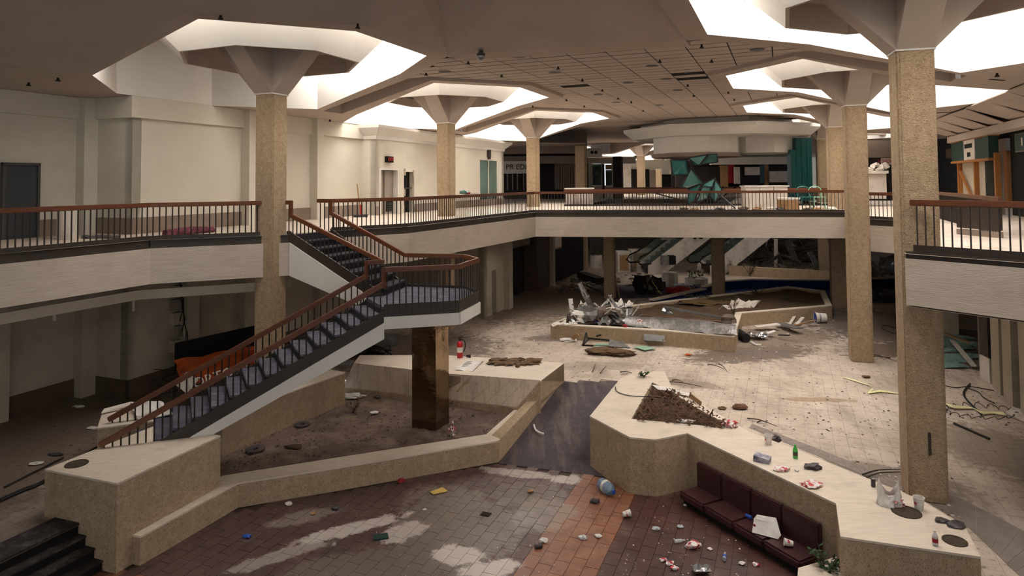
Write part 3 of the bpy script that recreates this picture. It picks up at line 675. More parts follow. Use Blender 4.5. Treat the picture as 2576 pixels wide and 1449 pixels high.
def railing(name, label, pts, k0=1.0, k1=.74, dz=0):
    t = thing(name, label, 'railing', (pts[0][0], pts[0][1], ZU))
    for a, b_ in zip(pts, pts[1:]): rail_run(t, (a[0], a[1], ZRT+dz), (b_[0], b_[1], ZRT+dz), k0, k1)
    return t
inw = lambda p, q, k=.1: Vector((-(q-p).normalized().y, (q-p).normalized().x))*k
A2r = A[2]+(A[1]-A[2]).normalized()*.12
railing('balcony_railing', 'wood capped railing along the left gallery up to the tall column', [A0x+Vector((-.08, .05)), A[1]+Vector((-.06, .08)), A2r+Vector((-.03, .07))])
Bk = [Vector((-4.72, 17.25)), A[5]+Vector((-.05, .1)), A[6]+Vector((-.05, .12)), A[7]+Vector((0, .1))]
railing('balcony_railing', 'long wood capped railing running behind the stairs and across the bridge', Bk)
railing('balcony_railing', 'short railing between the two tall right columns', [A[8]+Vector((.1, .12)), A[9]+Vector((.08, .1)), A9b+Vector((.08, 0))])
railing('balcony_railing', 'railing end at the right frame edge starting from the nearest column', [A[10]+Vector((.14, -.02)), A[11]+Vector((.08, .05)), A11x+Vector((.08, .05))], dz=.06)
railing('balcony_railing', 'far railing on the back edge of the bridge', [bk1-Vector((0, .1)), bk2-Vector((0, .1))])
railing('balcony_railing', 'railing on the far side of the escalator well', [well2[0]+Vector((0, .1)), well2[1]+Vector((0, .1))])
# ================================================================ STAIRCASE
ZLd = 2.8; ZLR = 3.6
N1, N0 = Vector((-2.6, 13.36)), Vector((-7.2, 11.64)); F1, F0 = Vector((-3.21, 14.54)), Vector((-7.78, 12.84))
Ip = Vector((-2.88, 14.7)); Tn, Tf = A[3].copy(), Vector((-4.72, 17.2)); Bf = Vector((-2.59, 16.03))
c1, c2, c3 = Vector((-1.13, 13.74)), Vector((-.78, 14.9)), Vector((-1.16, 15.66))
stair = thing('staircase', 'two flight carpeted staircase turning at a landing, from the left gallery down to the planter', 'staircase', (-3, 14, 0))
d1 = (N0-N1).normalized(); RI = .1575; TR = .312
n_l = 17
for k in range(n_l):   # lower flight, top down
    s0, s1 = k*TR, (k+1)*TR; z = ZLd-(k+1)*RI
    pa, pb_, pc, pd_ = N1+d1*s0, N1+d1*(s1+.03), F1+d1*(s1+.03), F1+d1*s0
    MB().prism([xy(pa), xy(pb_), xy(pc), xy(pd_)], z-.05, z).build('tread', M['carpet'], stair, bevel=.012)
    MB().prism([xy(pa), xy(pa+d1*.03), xy(pd_+d1*.03), xy(pd_)], z-.02, z+RI-.045).build('riser', M['riser'], stair)
n_u = 8
for k in range(1, n_u):
    f0, f1 = (k-1)/(n_u-1), k/(n_u-1); z = ZLd+k*RI
    a0, a1 = Ip.lerp(Tn, f0), Ip.lerp(Tn, f1); b0, b1 = Bf.lerp(Tf, f0), Bf.lerp(Tf, f1); du = (Tn-Ip).normalized()*.03
    MB().prism([xy(a0-du), xy(b0-du), xy(b1), xy(a1)], z-.05, z).build('tread', M['riser'], stair, bevel=.015)
    MB().prism([xy(a0), xy(b0), xy(b0+du), xy(a0+du)], z-RI, z-.045).build('riser', M['riser'], stair)
f0 = 1.0; MB().prism([xy(Tn), xy(Tf), xy(Tf-(Tn-Ip).normalized()*.03), xy(Tn-(Tn-Ip).normalized()*.03)], ZU-RI, ZU).build('riser', M['riser'], stair)
land = [N1, c1, c2, c3, Bf, Ip, F1]
MB().prism([xy(p) for p in land], ZLd-.06, ZLd).build('landing', M['carpet'], stair)
MB().prism([xy(p) for p in land], 2.37, 2.5).build('landing_slab', M['white'], stair)
def stringer(p, q, zb0, zb1, zt0, zt1, name='stringer', m='white', w=.1):
    MB().vbar(p, q, w, (zb0, zb1), (zt0, zt1)).build(name, M[m], stair)
sl = RI/TR
def zl(s): return ZLd-s*sl           # nosing line of the lower flight
Ls = 5.05
Nb, Fb = N1+d1*Ls, F1+d1*Ls
for a, b_ in ((N1, Nb), (F1, Fb)):
    stringer(a, b_, zl(0)-.62, zl(Ls)-.42, zl(0)-.30, zl(Ls)-.30)
    stringer(a, b_, zl(0)-.31, zl(Ls)-.31, zl(0)-.06, zl(Ls)-.06, 'kick_panel', 'kick', .04)
MB().hexa([(N1.x, N1.y, zl(0)-.55), (F1.x, F1.y, zl(0)-.55), (Fb.x, Fb.y, zl(Ls)-.42), (Nb.x, Nb.y, zl(Ls)-.42)], [(N1.x, N1.y, zl(0)-.4), (F1.x, F1.y, zl(0)-.4), (Fb.x, Fb.y, zl(Ls)-.3), (Nb.x, Nb.y, zl(Ls)-.3)]).build('flight_soffit', M['white'], stair)
for a, b_ in ((Ip, Tn), (Bf, Tf)):
    stringer(a, b_, 2.37, 3.08, 2.6, 3.87)
    stringer(a, b_, 2.6, 3.87, 2.86, 4.13, 'kick_panel', 'kick', .04)
MB().hexa([(Ip.x, Ip.y, 2.4), (Bf.x, Bf.y, 2.4), (Tf.x, Tf.y, 3.1), (Tn.x, Tn.y, 3.1)], [(Ip.x, Ip.y, 2.55), (Bf.x, Bf.y, 2.55), (Tf.x, Tf.y, 3.7), (Tn.x, Tn.y, 3.7)]).build('flight_soffit', M['white'], stair)
for a, b_ in ((N1, c1), (c1, c2), (c2, c3), (c3, Bf)): stringer(a, b_, 2.37, 2.37, 2.61, 2.61)
# outer railing: gallery - upper flight - landing - lower flight
to = thing('stair_railing', 'outer wood handrail of the staircase, wrapping the landing and both flights', 'railing', (-1, 14, ZU))
def v3(p, z): return Vector((p.x, p.y, z))
def slope_run(t, a, za, b_, zb, rh=.84, k1=.6):
    p, q = v3(a, za), v3(b_, zb); rail_run(t, p, q, rh, k1, kick=False)
rt = lambda s: zl(s)+.52
post(to, N1, zl(0)+.38, ZLR); slope_run(to, N1, rt(0), N0, rt(4.91))
for a, b_ in ((N1, c1), (c1, c2), (c2, c3), (c3, Bf)): rail_run(to, v3(a, ZLR), v3(b_, ZLR), 1.0, .74)
slope_run(to, Bf, ZLR, Tf, 4.58, 1.0, .74); post(to, Tf, 4.5, ZRT)
st_ = P(795, 500, ZRT).to_2d(); rail_run(to, v3(Tf, ZRT), v3(Tf+(Tf-Bf).normalized()*.45, ZRT), .83, .74, kick=False)
ti_ = thing('stair_railing', 'inner wood handrail of the staircase from the tall column down to the far newel', 'railing', (-4, 14, ZU))
rail_run(ti_, v3(A[2]+Vector((.3, .22)), ZRT), v3(Tn, ZRT), 1.0, .74); post(ti_, Tn, 4.5, ZRT)
slope_run(ti_, Tn, 4.58, Ip, ZLR, 1.0, .74); rail_run(ti_, v3(Ip, ZLR), v3(F1, ZLR), 1.0, .74); post(ti_, F1, zl(0)+.38, ZLR)
slope_run(ti_, F1, rt(0), F0, rt(4.88))
# ================================================================ PLANTERS, PIT FURNITURE
def capped(name, label, cat, poly, z0, z1, holes=(), body='agg2', cap='cap', ov=.012, ct=.035, kind='thing'):
    """aggregate body with a pale terrazzo cap; poly in plan"""
    poly = [Vector(xy(p)) for p in poly]; c = sum(poly, Vector((0, 0)))/len(poly)
    t = thing(name, label, cat, (c.x, c.y, z0), kind=kind)
    m_ = MB(); n = len(poly)
    for lp in [poly]+[[Vector(xy(p)) for p in h] for h in holes]:
        k = len(lp)
        for i in range(k):
            a, b_ = lp[i], lp[(i+1) % k]; m_.quad((a.x, a.y, z0), (b_.x, b_.y, z0), (b_.x, b_.y, z1-ct), (a.x, a.y, z1-ct))
    flat(m_, [poly]+[list(h) for h in holes], z1-ct); m_.build('planter_wall', M[body], t)
    m_ = MB(); flat(m_, [poly]+[list(h) for h in holes], z1); flat(m_, [poly]+[list(h) for h in holes], z1-ct+.004)
    for lp in [poly]+[[Vector(xy(p)) for p in h] for h in holes]:
        k = len(lp)
        for i in range(k):
            a, b_ = lp[i], lp[(i+1) % k]; m_.quad((a.x, a.y, z1-ct+.004), (b_.x, b_.y, z1-ct+.004), (b_.x, b_.y, z1), (a.x, a.y, z1))
    m_.build('terrazzo_cap', M[cap], t)
    return t
def soil(parent, poly, z, amp=.04, step=.14, m='soil', seed=1, mound=None, name='soil'):
    xs = [p[0] for p in poly]; ys = [p[1] for p in poly]; r_ = random.Random(seed); m_ = MB(); g = {}
    nx, ny = int((max(xs)-min(xs))/step)+2, int((max(ys)-min(ys))/step)+2
    from mathutils import noise as NS
    for i in range(nx):
        for j in range(ny):
            x, y = min(xs)+i*step, min(ys)+j*step
            zz = z+amp*NS.noise(Vector((x*1.3, y*1.3, seed)))+amp*.6*NS.noise(Vector((x*5, y*5, seed)))+(mound(x, y) if mound else 0)
            g[i, j] = (x, y, zz)
    ids = {}; vs = []; fs = []
    for i in range(nx-1):
        for j in range(ny-1):
            cx, cy = g[i, j][0]+step/2, g[i, j][1]+step/2
            if inpoly((cx, cy), poly):
                f = []
                for k in ((i, j), (i+1, j), (i+1, j+1), (i, j+1)):
                    if k not in ids: ids[k] = len(vs); vs.append(g[k])
                    f.append(ids[k])
                fs.append(f)
    m_.add(vs, fs); o = m_.build(name, M[m], parent)
    for f in o.data.polygons: f.use_smooth = True
    return o
def inset_disc(t, c, r, z, m='agg2'):
    MB().lathe([(r, z-.005), (r, z+.012), (r-.02, z+.015), (r-.03, z+.006), (0, z+.004)], (c[0], c[1], 0), 24).build('round_inset', M[m], t)
M['inset'] = mat('dirty_round_inset', '#4f4336', '#332a22', 12, .9, .4, 50)
def inset_poly(poly, d):
    poly = [Vector(xy(p)) for p in poly]; n = len(poly); area = sum(poly[i].x*poly[(i+1) % n].y-poly[(i+1) % n].x*poly[i].y for i in range(n)); s_ = 1 if area > 0 else -1; o = []
    for i in range(n):
        a = (poly[i]-poly[i-1]).normalized(); b_ = (poly[(i+1) % n]-poly[i]).normalized()
        na, nb = Vector((-a.y, a.x))*s_, Vector((-b_.y, b_.x))*s_; m_ = (na+nb); m_ = m_/max(m_.length_squared, .3)*2; o.append(poly[i]+m_*d)
    return o
# block in front of the stairs
blk = capped('stone_plinth', 'big aggregate block with terrazzo top at the foot of the stairs', 'plinth', [bkA, bkB, bkC, bkD], ZP, .73)
inset_disc(blk, P(193, 1167, .73), .17, .73, 'inset')
b2a, b2b = P(245, 1076, .73), P(430, 1053, .73); b2c = P(258, 1034, .73); b2d = b2b+(b2c-b2a)*1.0
blk2 = capped('stone_plinth', 'aggregate block on the far side of the stair foot under a white sheet', 'plinth', [b2a, b2b, b2d, b2c], 0, .73)
# low bench round the pit
bench = capped('stone_bench', 'low aggregate bench with pale top curving along the pit edge', 'bench', [bnF[0], bnF[1], bnF[2], bnF[3], bnF[4], bnB[4], bnB[3], bnB[2], bnB[1], P(294, 1336, -.18)], ZP, -.18)
# garden bed with a sloping tiled back
bT = [P(889, 914, .49), P(1126, 941, .49), P(1360, 958, .49)]; bB = [P(862, 974, -.13), P(1036, 994, -.13), P(1300, 1026, -.13)]
capB = [P(1419, 913, .49), P(1290, 903, .49), P(1120, 893, .49), P(905, 893, .49)]
fwd = Vector((0, .5, 0))
gp = [xy(bnB[1]), xy(bnB[2]), xy(bnB[3]), xy(bnB[4]), xy(bB[2]+fwd), xy(bB[1]+fwd), xy(bB[0]+fwd), (-4.6, 17.2), (-5.5, 15.06), (-6.25, 13.8), xy(bkC)]
bed_ = capped('planter_bed', 'large soil bed behind the pit bench with a sloping tiled back wall', 'planter', bT+capB, 0, .49)
sl_ = MB()
for i in range(2):
    for k in range(8):
        a, b_ = bT[i].lerp(bT[i+1], k/8), bT[i].lerp(bT[i+1], (k+1)/8); c_, d_ = bB[i].lerp(bB[i+1], (k+1)/8), bB[i].lerp(bB[i+1], k/8); dn = Vector((0, 0, -.03))
        sl_.hexa([xy(p)+(-.5,) for p in (a, b_, c_, d_)], [p+dn for p in (a, b_, c_, d_)])
M['bank'] = mat('sloping_terrazzo_bank', '#c9b8a4', '#b3a08c', 3, .55, .2, 40, stretch=(5, 1, 1), rot=-A225, dirt=[('#7d6a59', 1.3, .48, .75, .55, (3, .5, 1), -A225), ('#5b4b3f', 10, .6, .75, .5, (3, .5, 1), -A225)])
# bank as separate tiles in three courses
sl_.build('bank_core', M['agg2'], bed_)
for i in range(2):
    ln = (bT[i+1]-bT[i]).length; nn = max(2, int(ln/.32))
    for k in range(nn):
        f0, f1 = k/nn+.004, (k+1)/nn-.004
        a, b_ = bT[i].lerp(bT[i+1], f0), bT[i].lerp(bT[i+1], f1); c_, d_ = bB[i].lerp(bB[i+1], f1), bB[i].lerp(bB[i+1], f0)
        for r in range(3):
            g0, g1 = r/3+.004, (r+1)/3-.004; up = Vector((0, 0, .02))
            q4 = [a.lerp(d_, g0), b_.lerp(c_, g0), b_.lerp(c_, g1), a.lerp(d_, g1)]
            MB().hexa([p-up*.2 for p in q4], [p+up for p in q4]).build('bank_tile', M['bank'], bed_)
rw = MB(); rw.hexa([xy(bnF[3])+(ZP,), xy(rampD)+(-.1,), (rampD.x-.2, rampD.y, -.1), (bnF[3].x-.2, bnF[3].y+.2, ZP)], [bnF[3]-Vector((0, 0, .01)), Vector((rampD.x, rampD.y, .2)), Vector((rampD.x-.2, rampD.y, .2)), bnF[3]+Vector((-.2, .2, -.01))])
rw.add([bnF[4], bT[2], capB[0], (capB[0].x, capB[0].y, 0), (rampD.x, rampD.y, -.05), (bnF[4].x+.05, bnF[4].y, -.55)], [[0, 1, 2, 3, 4, 5]])
rw.build('ramp_side', M['agg2'], bed_)
gi = [P(868, 936, .49), P(694, 999, .49), P(560, 1050, .49)]
MB().prism([xy(p) for p in gi]+[(-6.5, 14.1), (-5.9, 15.3), (-4.8, 17.3)], -.4, .455).build('planter_wall', M['agg2'], bed_)
MB().prism([xy(p) for p in gi]+[(-6.5, 14.1), (-5.9, 15.3), (-4.8, 17.3)], .46, .49).build('terrazzo_cap', M['cap'], bed_)
soil(bed_, gp, -.3, .05, .13)
# right planter
K = rp
out = [K[(1484, 1046)], K[(1584, 1099)], K[(1648, 1105)], K[(1729, 1089)], K[(2103, 1266)], K[(2114, 1349)], K[(2467, 1400)], K[(2429, 1327)], K[(2322, 1259)], K[(2010, 1133)], P(1882, 1084, ZR), P(1760, 1014, ZR), P(1690, 972, ZR), K[(1671, 933)], P(1600, 934, ZR), K[(1560, 952)]]
inn = [P(1588, 1053, ZR), P(1641, 961, ZR), P(1680, 979, ZR), P(1745, 1021, ZR), P(1852, 1079, ZR), P(1748, 1068, ZR)]
rpl = capped('planter_bed', 'long angular aggregate planter with litter on its pale top, right of the ramp', 'planter', out, ZP, ZR, [[xy(p) for p in inn]])
soil(rpl, [xy(p) for p in inset_poly(inn, -.07)], .33, .1, .07, 'soil2', 4)
for (px, py), r in (((2280, 1288), .2), ((2402, 1361), .15)): inset_disc(rpl, P(px, py, ZR), r, ZR, 'inset')
small = capped('planter_bed', 'small pale topped planter corner with a leafy plant at the bottom frame edge', 'planter', [P(2008, 1428, -.2), P(2105, 1400, -.2), P(2180, 1600, -.2), P(1990, 1640, -.2)], ZP, -.2)
# entrance steps
st = thing('steps', 'four black rubber covered steps down into the pit at the lower left', 'steps', (-6.8, 9, ZP))
dq = (bkB-bkA).normalized(); dq = Vector((dq.x, dq.y, 0)); e = -E1.to_3d()
for k in range(4):
    q0 = stq[k]; z = -RI*k if True else 0
    nose = q0; back_ = q0-dq*(.28 if k else .55)
    zt_ = z+(.012 if k == 0 else 0); in_ = nose-dq*.03
    MB().prism([xy(in_+e*-.05), xy(in_+e*7), xy(back_+e*7), xy(back_+e*-.05)], z-RI-.05, zt_-.035).build('riser', M['black'], st)
    MB().prism([xy(nose+e*-.05), xy(nose+e*7), xy(back_+e*7), xy(back_+e*-.05)], zt_-.035, zt_).build('tread', M['step'], st, bevel=.014)
# sofa
q1, q2 = Vector(xy(K[(1729, 1089)])), Vector(xy(K[(2103, 1266)])); ds = (q2-q1).normalized(); ns = Vector((ds.y, -ds.x))
M['leather'] = mat('burgundy_vinyl', '#3f1f22', '#331719', 5, .38, .15, 30, spec=.5, dirt=('#6d5a58', 3, .58, .78, .35))
sofa = thing('banquette', 'burgundy vinyl banquette built against the planter wall in the pit', 'sofa', (q1.x+ds.x*1.6, q1.y+ds.y*1.6, ZP))
def sb(s0, s1, n0, n1, z0, z1): 
    return [xy(q1+ds*s0+ns*n0), xy(q1+ds*s1+ns*n0), xy(q1+ds*s1+ns*n1), xy(q1+ds*s0+ns*n1)], z0, z1
bd = [.36, .985, 1.65, 2.28, 2.97]
MB().prism(*sb(.42, 2.95, .02, .5, ZP, -.52)).build('plinth_base', M['black'], sofa)
for a, b_ in zip(bd, bd[1:]):
    MB().prism(*sb(a+.004, b_-.004, .03, .13, -.42, .04)).build('back_cushion', M['leather'], sofa, bevel=.02)
    MB().prism(*sb(a+.003, b_-.003, .04, .56, -.53, -.39)).build('seat_cushion', M['leather'], sofa, bevel=.03)
# mirrored column under the landing
M['mirror'] = mat('bent_bronze_mirror', '#a08a70', '#8a745c', 2, .08, .35, 3, metal=1, bstretch=(1.2, 1.2, 1.4))
M['mirror2'] = mat('brown_skirting', '#3a241c', rough=.3)
MW = .62
mc = thing('mirrored_column', 'square post clad in rippled bronze mirror under the stair landing', 'column', (-1.93, 15.5, -.35))
for k in range(4):
    a = -A225+k*math.pi/2; n = Vector((math.cos(a), math.sin(a))); p_ = Vector((-n.y, n.x)); c0 = Vector((-1.93, 15.5))
    r_ = random.Random(k)
    def fn(i, j, n=n, p_=p_, c0=c0, k=k):
        from mathutils import noise as NS
        x = c0+n*(MW/2+(.012*NS.noise(Vector((i*2, j*5, k*3)))))+p_*(i-.5)*MW
        return (x.x, x.y, -.12+j*2.47)
    m_ = MB(); g = [[Vector(fn(i/6, j/16)) for j in range(17)] for i in range(7)]
    m_.add([p for r in g for p in r], [[i*17+j, i*17+j+1, (i+1)*17+j+1, (i+1)*17+j] for i in range(6) for j in range(16)])
    o = m_.build('mirror_panel', M['mirror'], mc)
    for f in o.data.polygons: f.use_smooth = True
MB().box((-1.93, 15.5, -.36), (MW+.006, MW+.006, .25), -A225).build('skirting', M['mirror2'], mc)
MB().box((-1.93, 15.5, -.1), (MW-.04, MW-.04, 2.46), -A225).build('core', M['black'], mc)
# middle planter with rubble
mp_out = [P(1385, 815, .48), P(1681, 832, .48), P(1848, 846, .48), P(1866, 787, .48), P(2093, 768, .48), P(2075, 730, .48), P(1981, 719, .48), P(1590, 766, .48), P(1432, 793, .48)]
mp_in = inset_poly(mp_out, .22)
mpl = capped('planter_bed', 'wide aggregate planter on the ground floor heaped with metal rubble', 'planter', mp_out, 0, .48, [[xy(p) for p in mp_in]], body='agg')
soil(mpl, [xy(p) for p in inset_poly(mp_out, .1)], .36, .1, .25, 'soil2', 9, mound=lambda x, y: .12*math.exp(-((x-9)**2+(y-26)**2)/6))
# ================================================================ FAR HALL, RIGHT SHOPS, LOWER BACK AREA
def pl(px, y): p = PD(px, 457, y); return Vector((p.x, p.y))
def zy(px, py, y): return PD(px, py, y).z
def pbox(mb, px0, px1, y, z0, z1, th=.2, y1=None):
    a, b_ = pl(px0, y), pl(px1, y if y1 is None else y1); d = (b_-a).normalized(); n = Vector((-d.y, d.x))*th
    return mb.prism([xy(a), xy(b_), xy(b_+n), xy(a+n)], z0, z1)
M['darkwall'] = mat('dark_shop_interior', '#2a2320', '#211b18', 1.2, .8)
M['greywall'] = mat('grey_brown_bulkhead', '#8a7c70', '#7a6c61', .8, .85)
M['teal'] = mat('teal_panel', '#0c4b4a', '#0a4241', 1, .4)
M['escglass'] = mat('dark_balustrade_glass', '#56665f', rough=.1, spec=.6, alpha=.35)
M['tealglass'] = mat('teal_glass', '#5d8f88', '#4a7b76', 1, .15, spec=.6, alpha=.8)
M['red'] = mat('red_panel', '#8f1c20', rough=.5)
M['woodpan'] = mat('orange_wood_panel', '#a8713a', '#8f5c2c', 2, .5, stretch=(4, 4, .4))
M['silver'] = mat('dull_galvanised_metal', '#a9a8a8', '#8b8a8a', 4, .35, .1, 20, metal=.9)
M['rubble'] = mat('dark_rubble', '#75675c', '#4a4039', 4, .95, .6, 14)
M['pale'] = mat('pale_board', '#d0c7bd', '#bdb3a8', 2, .8, dirt=('#857769', 2, .55, .75, .5), obj=True)
M['blue'] = mat('blue_pool_paint', '#14306e', '#0f2558', 2, .5, dirt=('#3b4766', 2, .6, .8, .5))
M['green'] = mat('leaf_green', '#2f4a22', '#223818', 8, .7, obj=True)
M['tan'] = mat('tan_board', '#a5825a', '#8d6c48', 3, .7, obj=True)
# ---- far upper left shop row
fw = thing('wall_far_left', 'dark shop row at the far left end of the upper gallery', 'wall', (2, 46, ZU), kind='structure')
def fp(name, px0, px1, y, py0, py1, m, th=.15, parent=None):
    m_ = MB(); pbox(m_, px0, px1, y, zy((px0+px1)/2, py1, y), zy((px0+px1)/2, py0, y), th); return m_.build(name, M[m], parent)
fp('wall_panel', 1240, 1480, 47, 380, 540, 'darkwall', .2, fw)
fp('bulkhead', 1240, 1480, 45.5, 392, 411, 'greywall', .6, fw)
fp('upper_bulkhead', 1258, 1478, 42.5, 318, 386, 'greywall', .3, fw)
fp('counter', 1266, 1335, 45, 478, 500, 'darkwall', .5, fw)
for a in (1275, 1288, 1300, 1316): fp('mullion', a, a+3, 46.4, 436, 480, 'greywall', .1, fw)
sgn_ = thing('shop_sign', 'pale grey shop fascia board with worn lettering at the far left', 'sign', (pl(1300, 45).x, 45, zy(1300, 430, 45)))
fp('board', 1264, 1327, 45, 405, 436, 'pale', .12, sgn_)
def text(name, s, p, size, m, parent=None, rz=0, align='CENTER', tilt=math.pi/2, ext=.004):
    cu = bpy.data.curves.new(name, 'FONT'); cu.body = s; cu.size = size*S; cu.align_x = align; cu.align_y = 'CENTER'; cu.extrude = ext
    tmp = bpy.data.objects.new(name, cu); col.objects.link(tmp); dg = bpy.context.evaluated_depsgraph_get()
    me = bpy.data.meshes.new_from_object(tmp.evaluated_get(dg)); bpy.data.objects.remove(tmp)
    o = bpy.data.objects.new(name, me); col.objects.link(o); me.materials.clear(); me.materials.append(m)
    o.rotation_euler = (tilt, 0, rz); o.location = Vector(p)*S-wp(parent)
    if parent: o.parent = parent
    WP[o.name] = Vector(p)*S; return o
text('lettering', 'S PR EDIY', (pl(1298, 44.9).x, 44.88, zy(1298, 420, 44.9)), .5, M['darkwall'], sgn_)
gate = thing('roller_gate', 'grey slatted security gate closing the dark far shop', 'gate', (pl(1425, 46).x, 46, ZU))
for k in range(15): fp('slat', 1396+k*4, 1398.6+k*4, 46, 412, 476, 'greywall', .06, gate)
fp('frame', 1394, 1457, 46, 409, 412.5, 'greywall', .1, gate)
ws = thing('glass_storefront', 'pale framed glass shop front between the two far columns', 'shop front', (pl(1510, 48).x, 48, ZU))
fp('frame', 1479, 1491, 48, 408, 520, 'pale', .2, ws); fp('frame', 1514, 1519, 48, 408, 520, 'pale', .2, ws); fp('frame', 1540, 1546, 48, 408, 520, 'pale', .2, ws)
fp('pane', 1491, 1514, 48.1, 412, 466, 'gback', .05, ws); fp('pane', 1524, 1540, 48.1, 427, 466, 'gback', .05, ws); fp('orange_panel', 1524, 1540, 48, 414, 426, 'tan', .1, ws)
fp('stall_riser', 1491, 1540, 48, 466, 520, 'pale', .1, ws); fp('dark_post', 1516, 1521, 47.8, 412, 500, 'darkwall', .1, ws); fp('bulkhead', 1479, 1600, 47.5, 396, 411, 'pale', .4, ws)
db = thing('speaker_box', 'pale boxed duct with two round dark grilles by the far column', 'duct', (pl(1498, 44).x, 44, zy(1498, 393, 44)))
fp('box', 1480, 1515.5, 44, 372, 394, 'pale', .8, db)
for a in (1489, 1499): MB().lathe([(.1, 0), (.1, .04), (0, .04)], PD(a, 383, 43.9), 14, Matrix.Rotation(math.pi/2, 3, 'X')).build('grille', M['black'], db)
column('column', pl(1555, 46), .6, ZU, 7.0, 'dark far column before the pale shop front', False, mt='darkwall', canopy=False)
R4 = R1+(rcols[2]-R1)*1.5
bay(R4, -1, 'window_30', 'right row octagonal skylight, fourth bay from the pit, beside the teal tower'); column('column', R4, .62, 0, 7.47, 'shadowed brown aggregate column behind the third right column', sg=-1, tw=.1)
# ---- far mall wing with its own columns and skylights
far = [(pl(1613, 57), 'first'), (pl(1657, 70), 'second'), (pl(1693, 84), 'third')]
for k, (c, nm) in enumerate(far):
    bay(c, 1, 'window_%d' % (7+k), nm+' skylight of the distant mall wing', soffit=True)
    column('column', c, .62, ZU, 7.47, nm+' distant aggregate column of the far mall wing', sg=1)
c = pl(1400, 62); bay(c, 1, 'window_10', 'skylight over the far left corner of the distant wing')
mb = MB(); pbox(mb, 1545, 2500, 97, ZU, 12, .3); pbox(mb, 1585, 1640, 66, ZU, 7.3, .3); 
struct(mb, 'wall_far', M['wall'], 'distant end wall of the mall wing', 'wall')
fl = thing('wall_far_shops', 'pale distant shop fronts with dark openings under the far skylights', 'wall', (pl(1620, 66).x, 66, ZU), kind='structure')
for a, b_, t_, m in ((1570, 1588, 414, 'pale'), (1588, 1605, 425, 'black'), (1624, 1634, 425, 'black'), (1634, 1650, 427, 'greywall'), (1666, 1690, 438, 'black'), (1690, 1720, 420, 'greywall')): fp('shop_opening', a, b_, 64, t_, 480, m, .2, fl)
fp('bulkhead', 1540, 1720, 64.5, 402, 424, 'wall', .4, fl)
M['wall_'] = M['wall']
# ---- octagonal hanging bulkhead over the escalator well
oc = Vector((11.9, 37.6))
drum = thing('hanging_bulkhead', 'large octagonal tiered ceiling bulkhead over the escalator well', 'bulkhead', (oc.x, oc.y, 6.6), kind='structure')
def tier(name, r0, r1, z0, z1, m='ceil', c=oc, sx=1):
    k8 = octo(1); a = [UV(u*r0, v*r0*sx, z0, c) for u, v in k8]; b_ = [UV(u*r1, v*r1*sx, z1, c) for u, v in k8]
    MB().hexa(a, b_).build(name, M[m], drum)
tier('brim', 4.6, 5.1, 7.62, 8.0, 'white'); tier('brim_top', 5.1, 5.1, 8.0, 8.18, 'white'); tier('upper_drum', 4.2, 4.2, 8.18, 8.9, 'white')
tier('lower_drum', 2.2, 2.2, 6.75, 7.62, 'white', oc+Vector((-1.7, -1.2))); tier('lower_drum', 1.7, 1.7, 6.75, 7.62, 'white', oc+Vector((2.0, -.8)))
tier('drum_rim', 2.3, 2.3, 6.55, 6.75, 'greywall', oc+Vector((-1.7, -1.2)))
# ceiling beyond the tile field
mb = MB(); flat(mb, [[xy(LU(23.6, 9, 0)), xy(LU(23.2, VR-9, 0)), (60, 60), (60, 98), (-10, 98)]]+[[xy(UV(*p, None, c)) for p in octo(3.52)] for c in [x[0] for x in far]+[pl(1400, 62), R4]], 8.41)
mb.quad(LU(23.6, 9, 8.41), LU(23.2, VR-9, 8.41), LU(23.2, VR-9, 8.7), LU(23.6, 9, 8.7))
mb.build('far_ceiling', M['ceil'], ceiling)
mb = MB(); flat(mb, [[xy(LU(22.2, 1.6, 0)), xy(LU(22.2, 9, 0)), xy(LU(38, 9, 0)), xy(LU(34, 2, 0)), xy(LU(24, -1, 0))]], 7.5)
mb.build('dark_soffit', M['greywall'], ceiling)
# teal tower panel
tp = thing('teal_panel', 'tall dark teal panelled kiosk tower beside the third right column', 'tower', (pl(2018, 35).x, 35, ZU))
for k in range(4): fp('panel', 1991+k*13.5, 2003.6+k*13.5, 35, 346 if k > 0 else 376, 505, 'teal', .5, tp)
# shops behind the bulkhead
fs = thing('wall_far_stores', 'row of far upper shops with coloured panels behind the octagonal bulkhead', 'wall', (pl(1850, 60).x, 60, ZU), kind='structure')
for a, b_, t_, bt, m in ((1700, 1812, 420, 480, 'darkwall'), (1812, 1832, 416, 480, 'tan'), (1832, 1849, 414, 460, 'red'), (1849, 1862, 420, 462, 'pale'), (1862, 1912, 416, 470, 'darkwall'), (1876, 1912, 420, 440, 'pale'), (1912, 1924, 414, 460, 'teal'), (1924, 1934, 412, 470, 'tan'), (1934, 1992, 420, 470, 'darkwall'), (1938, 1990, 430, 458, 'pale')):
    fp('shop_panel', a, b_, 60 if m != 'pale' else 59.5, t_, bt, m, .3, fs)
fp('bulkhead', 1790, 1995, 58, 394, 413, 'wall', .5, fs); fp('bulkhead', 1700, 1995, 61, 378, 396, 'greywall', .5, fs)
fp('back_wall', 1690, 2000, 62, 370, 520, 'darkwall', .3, fs)
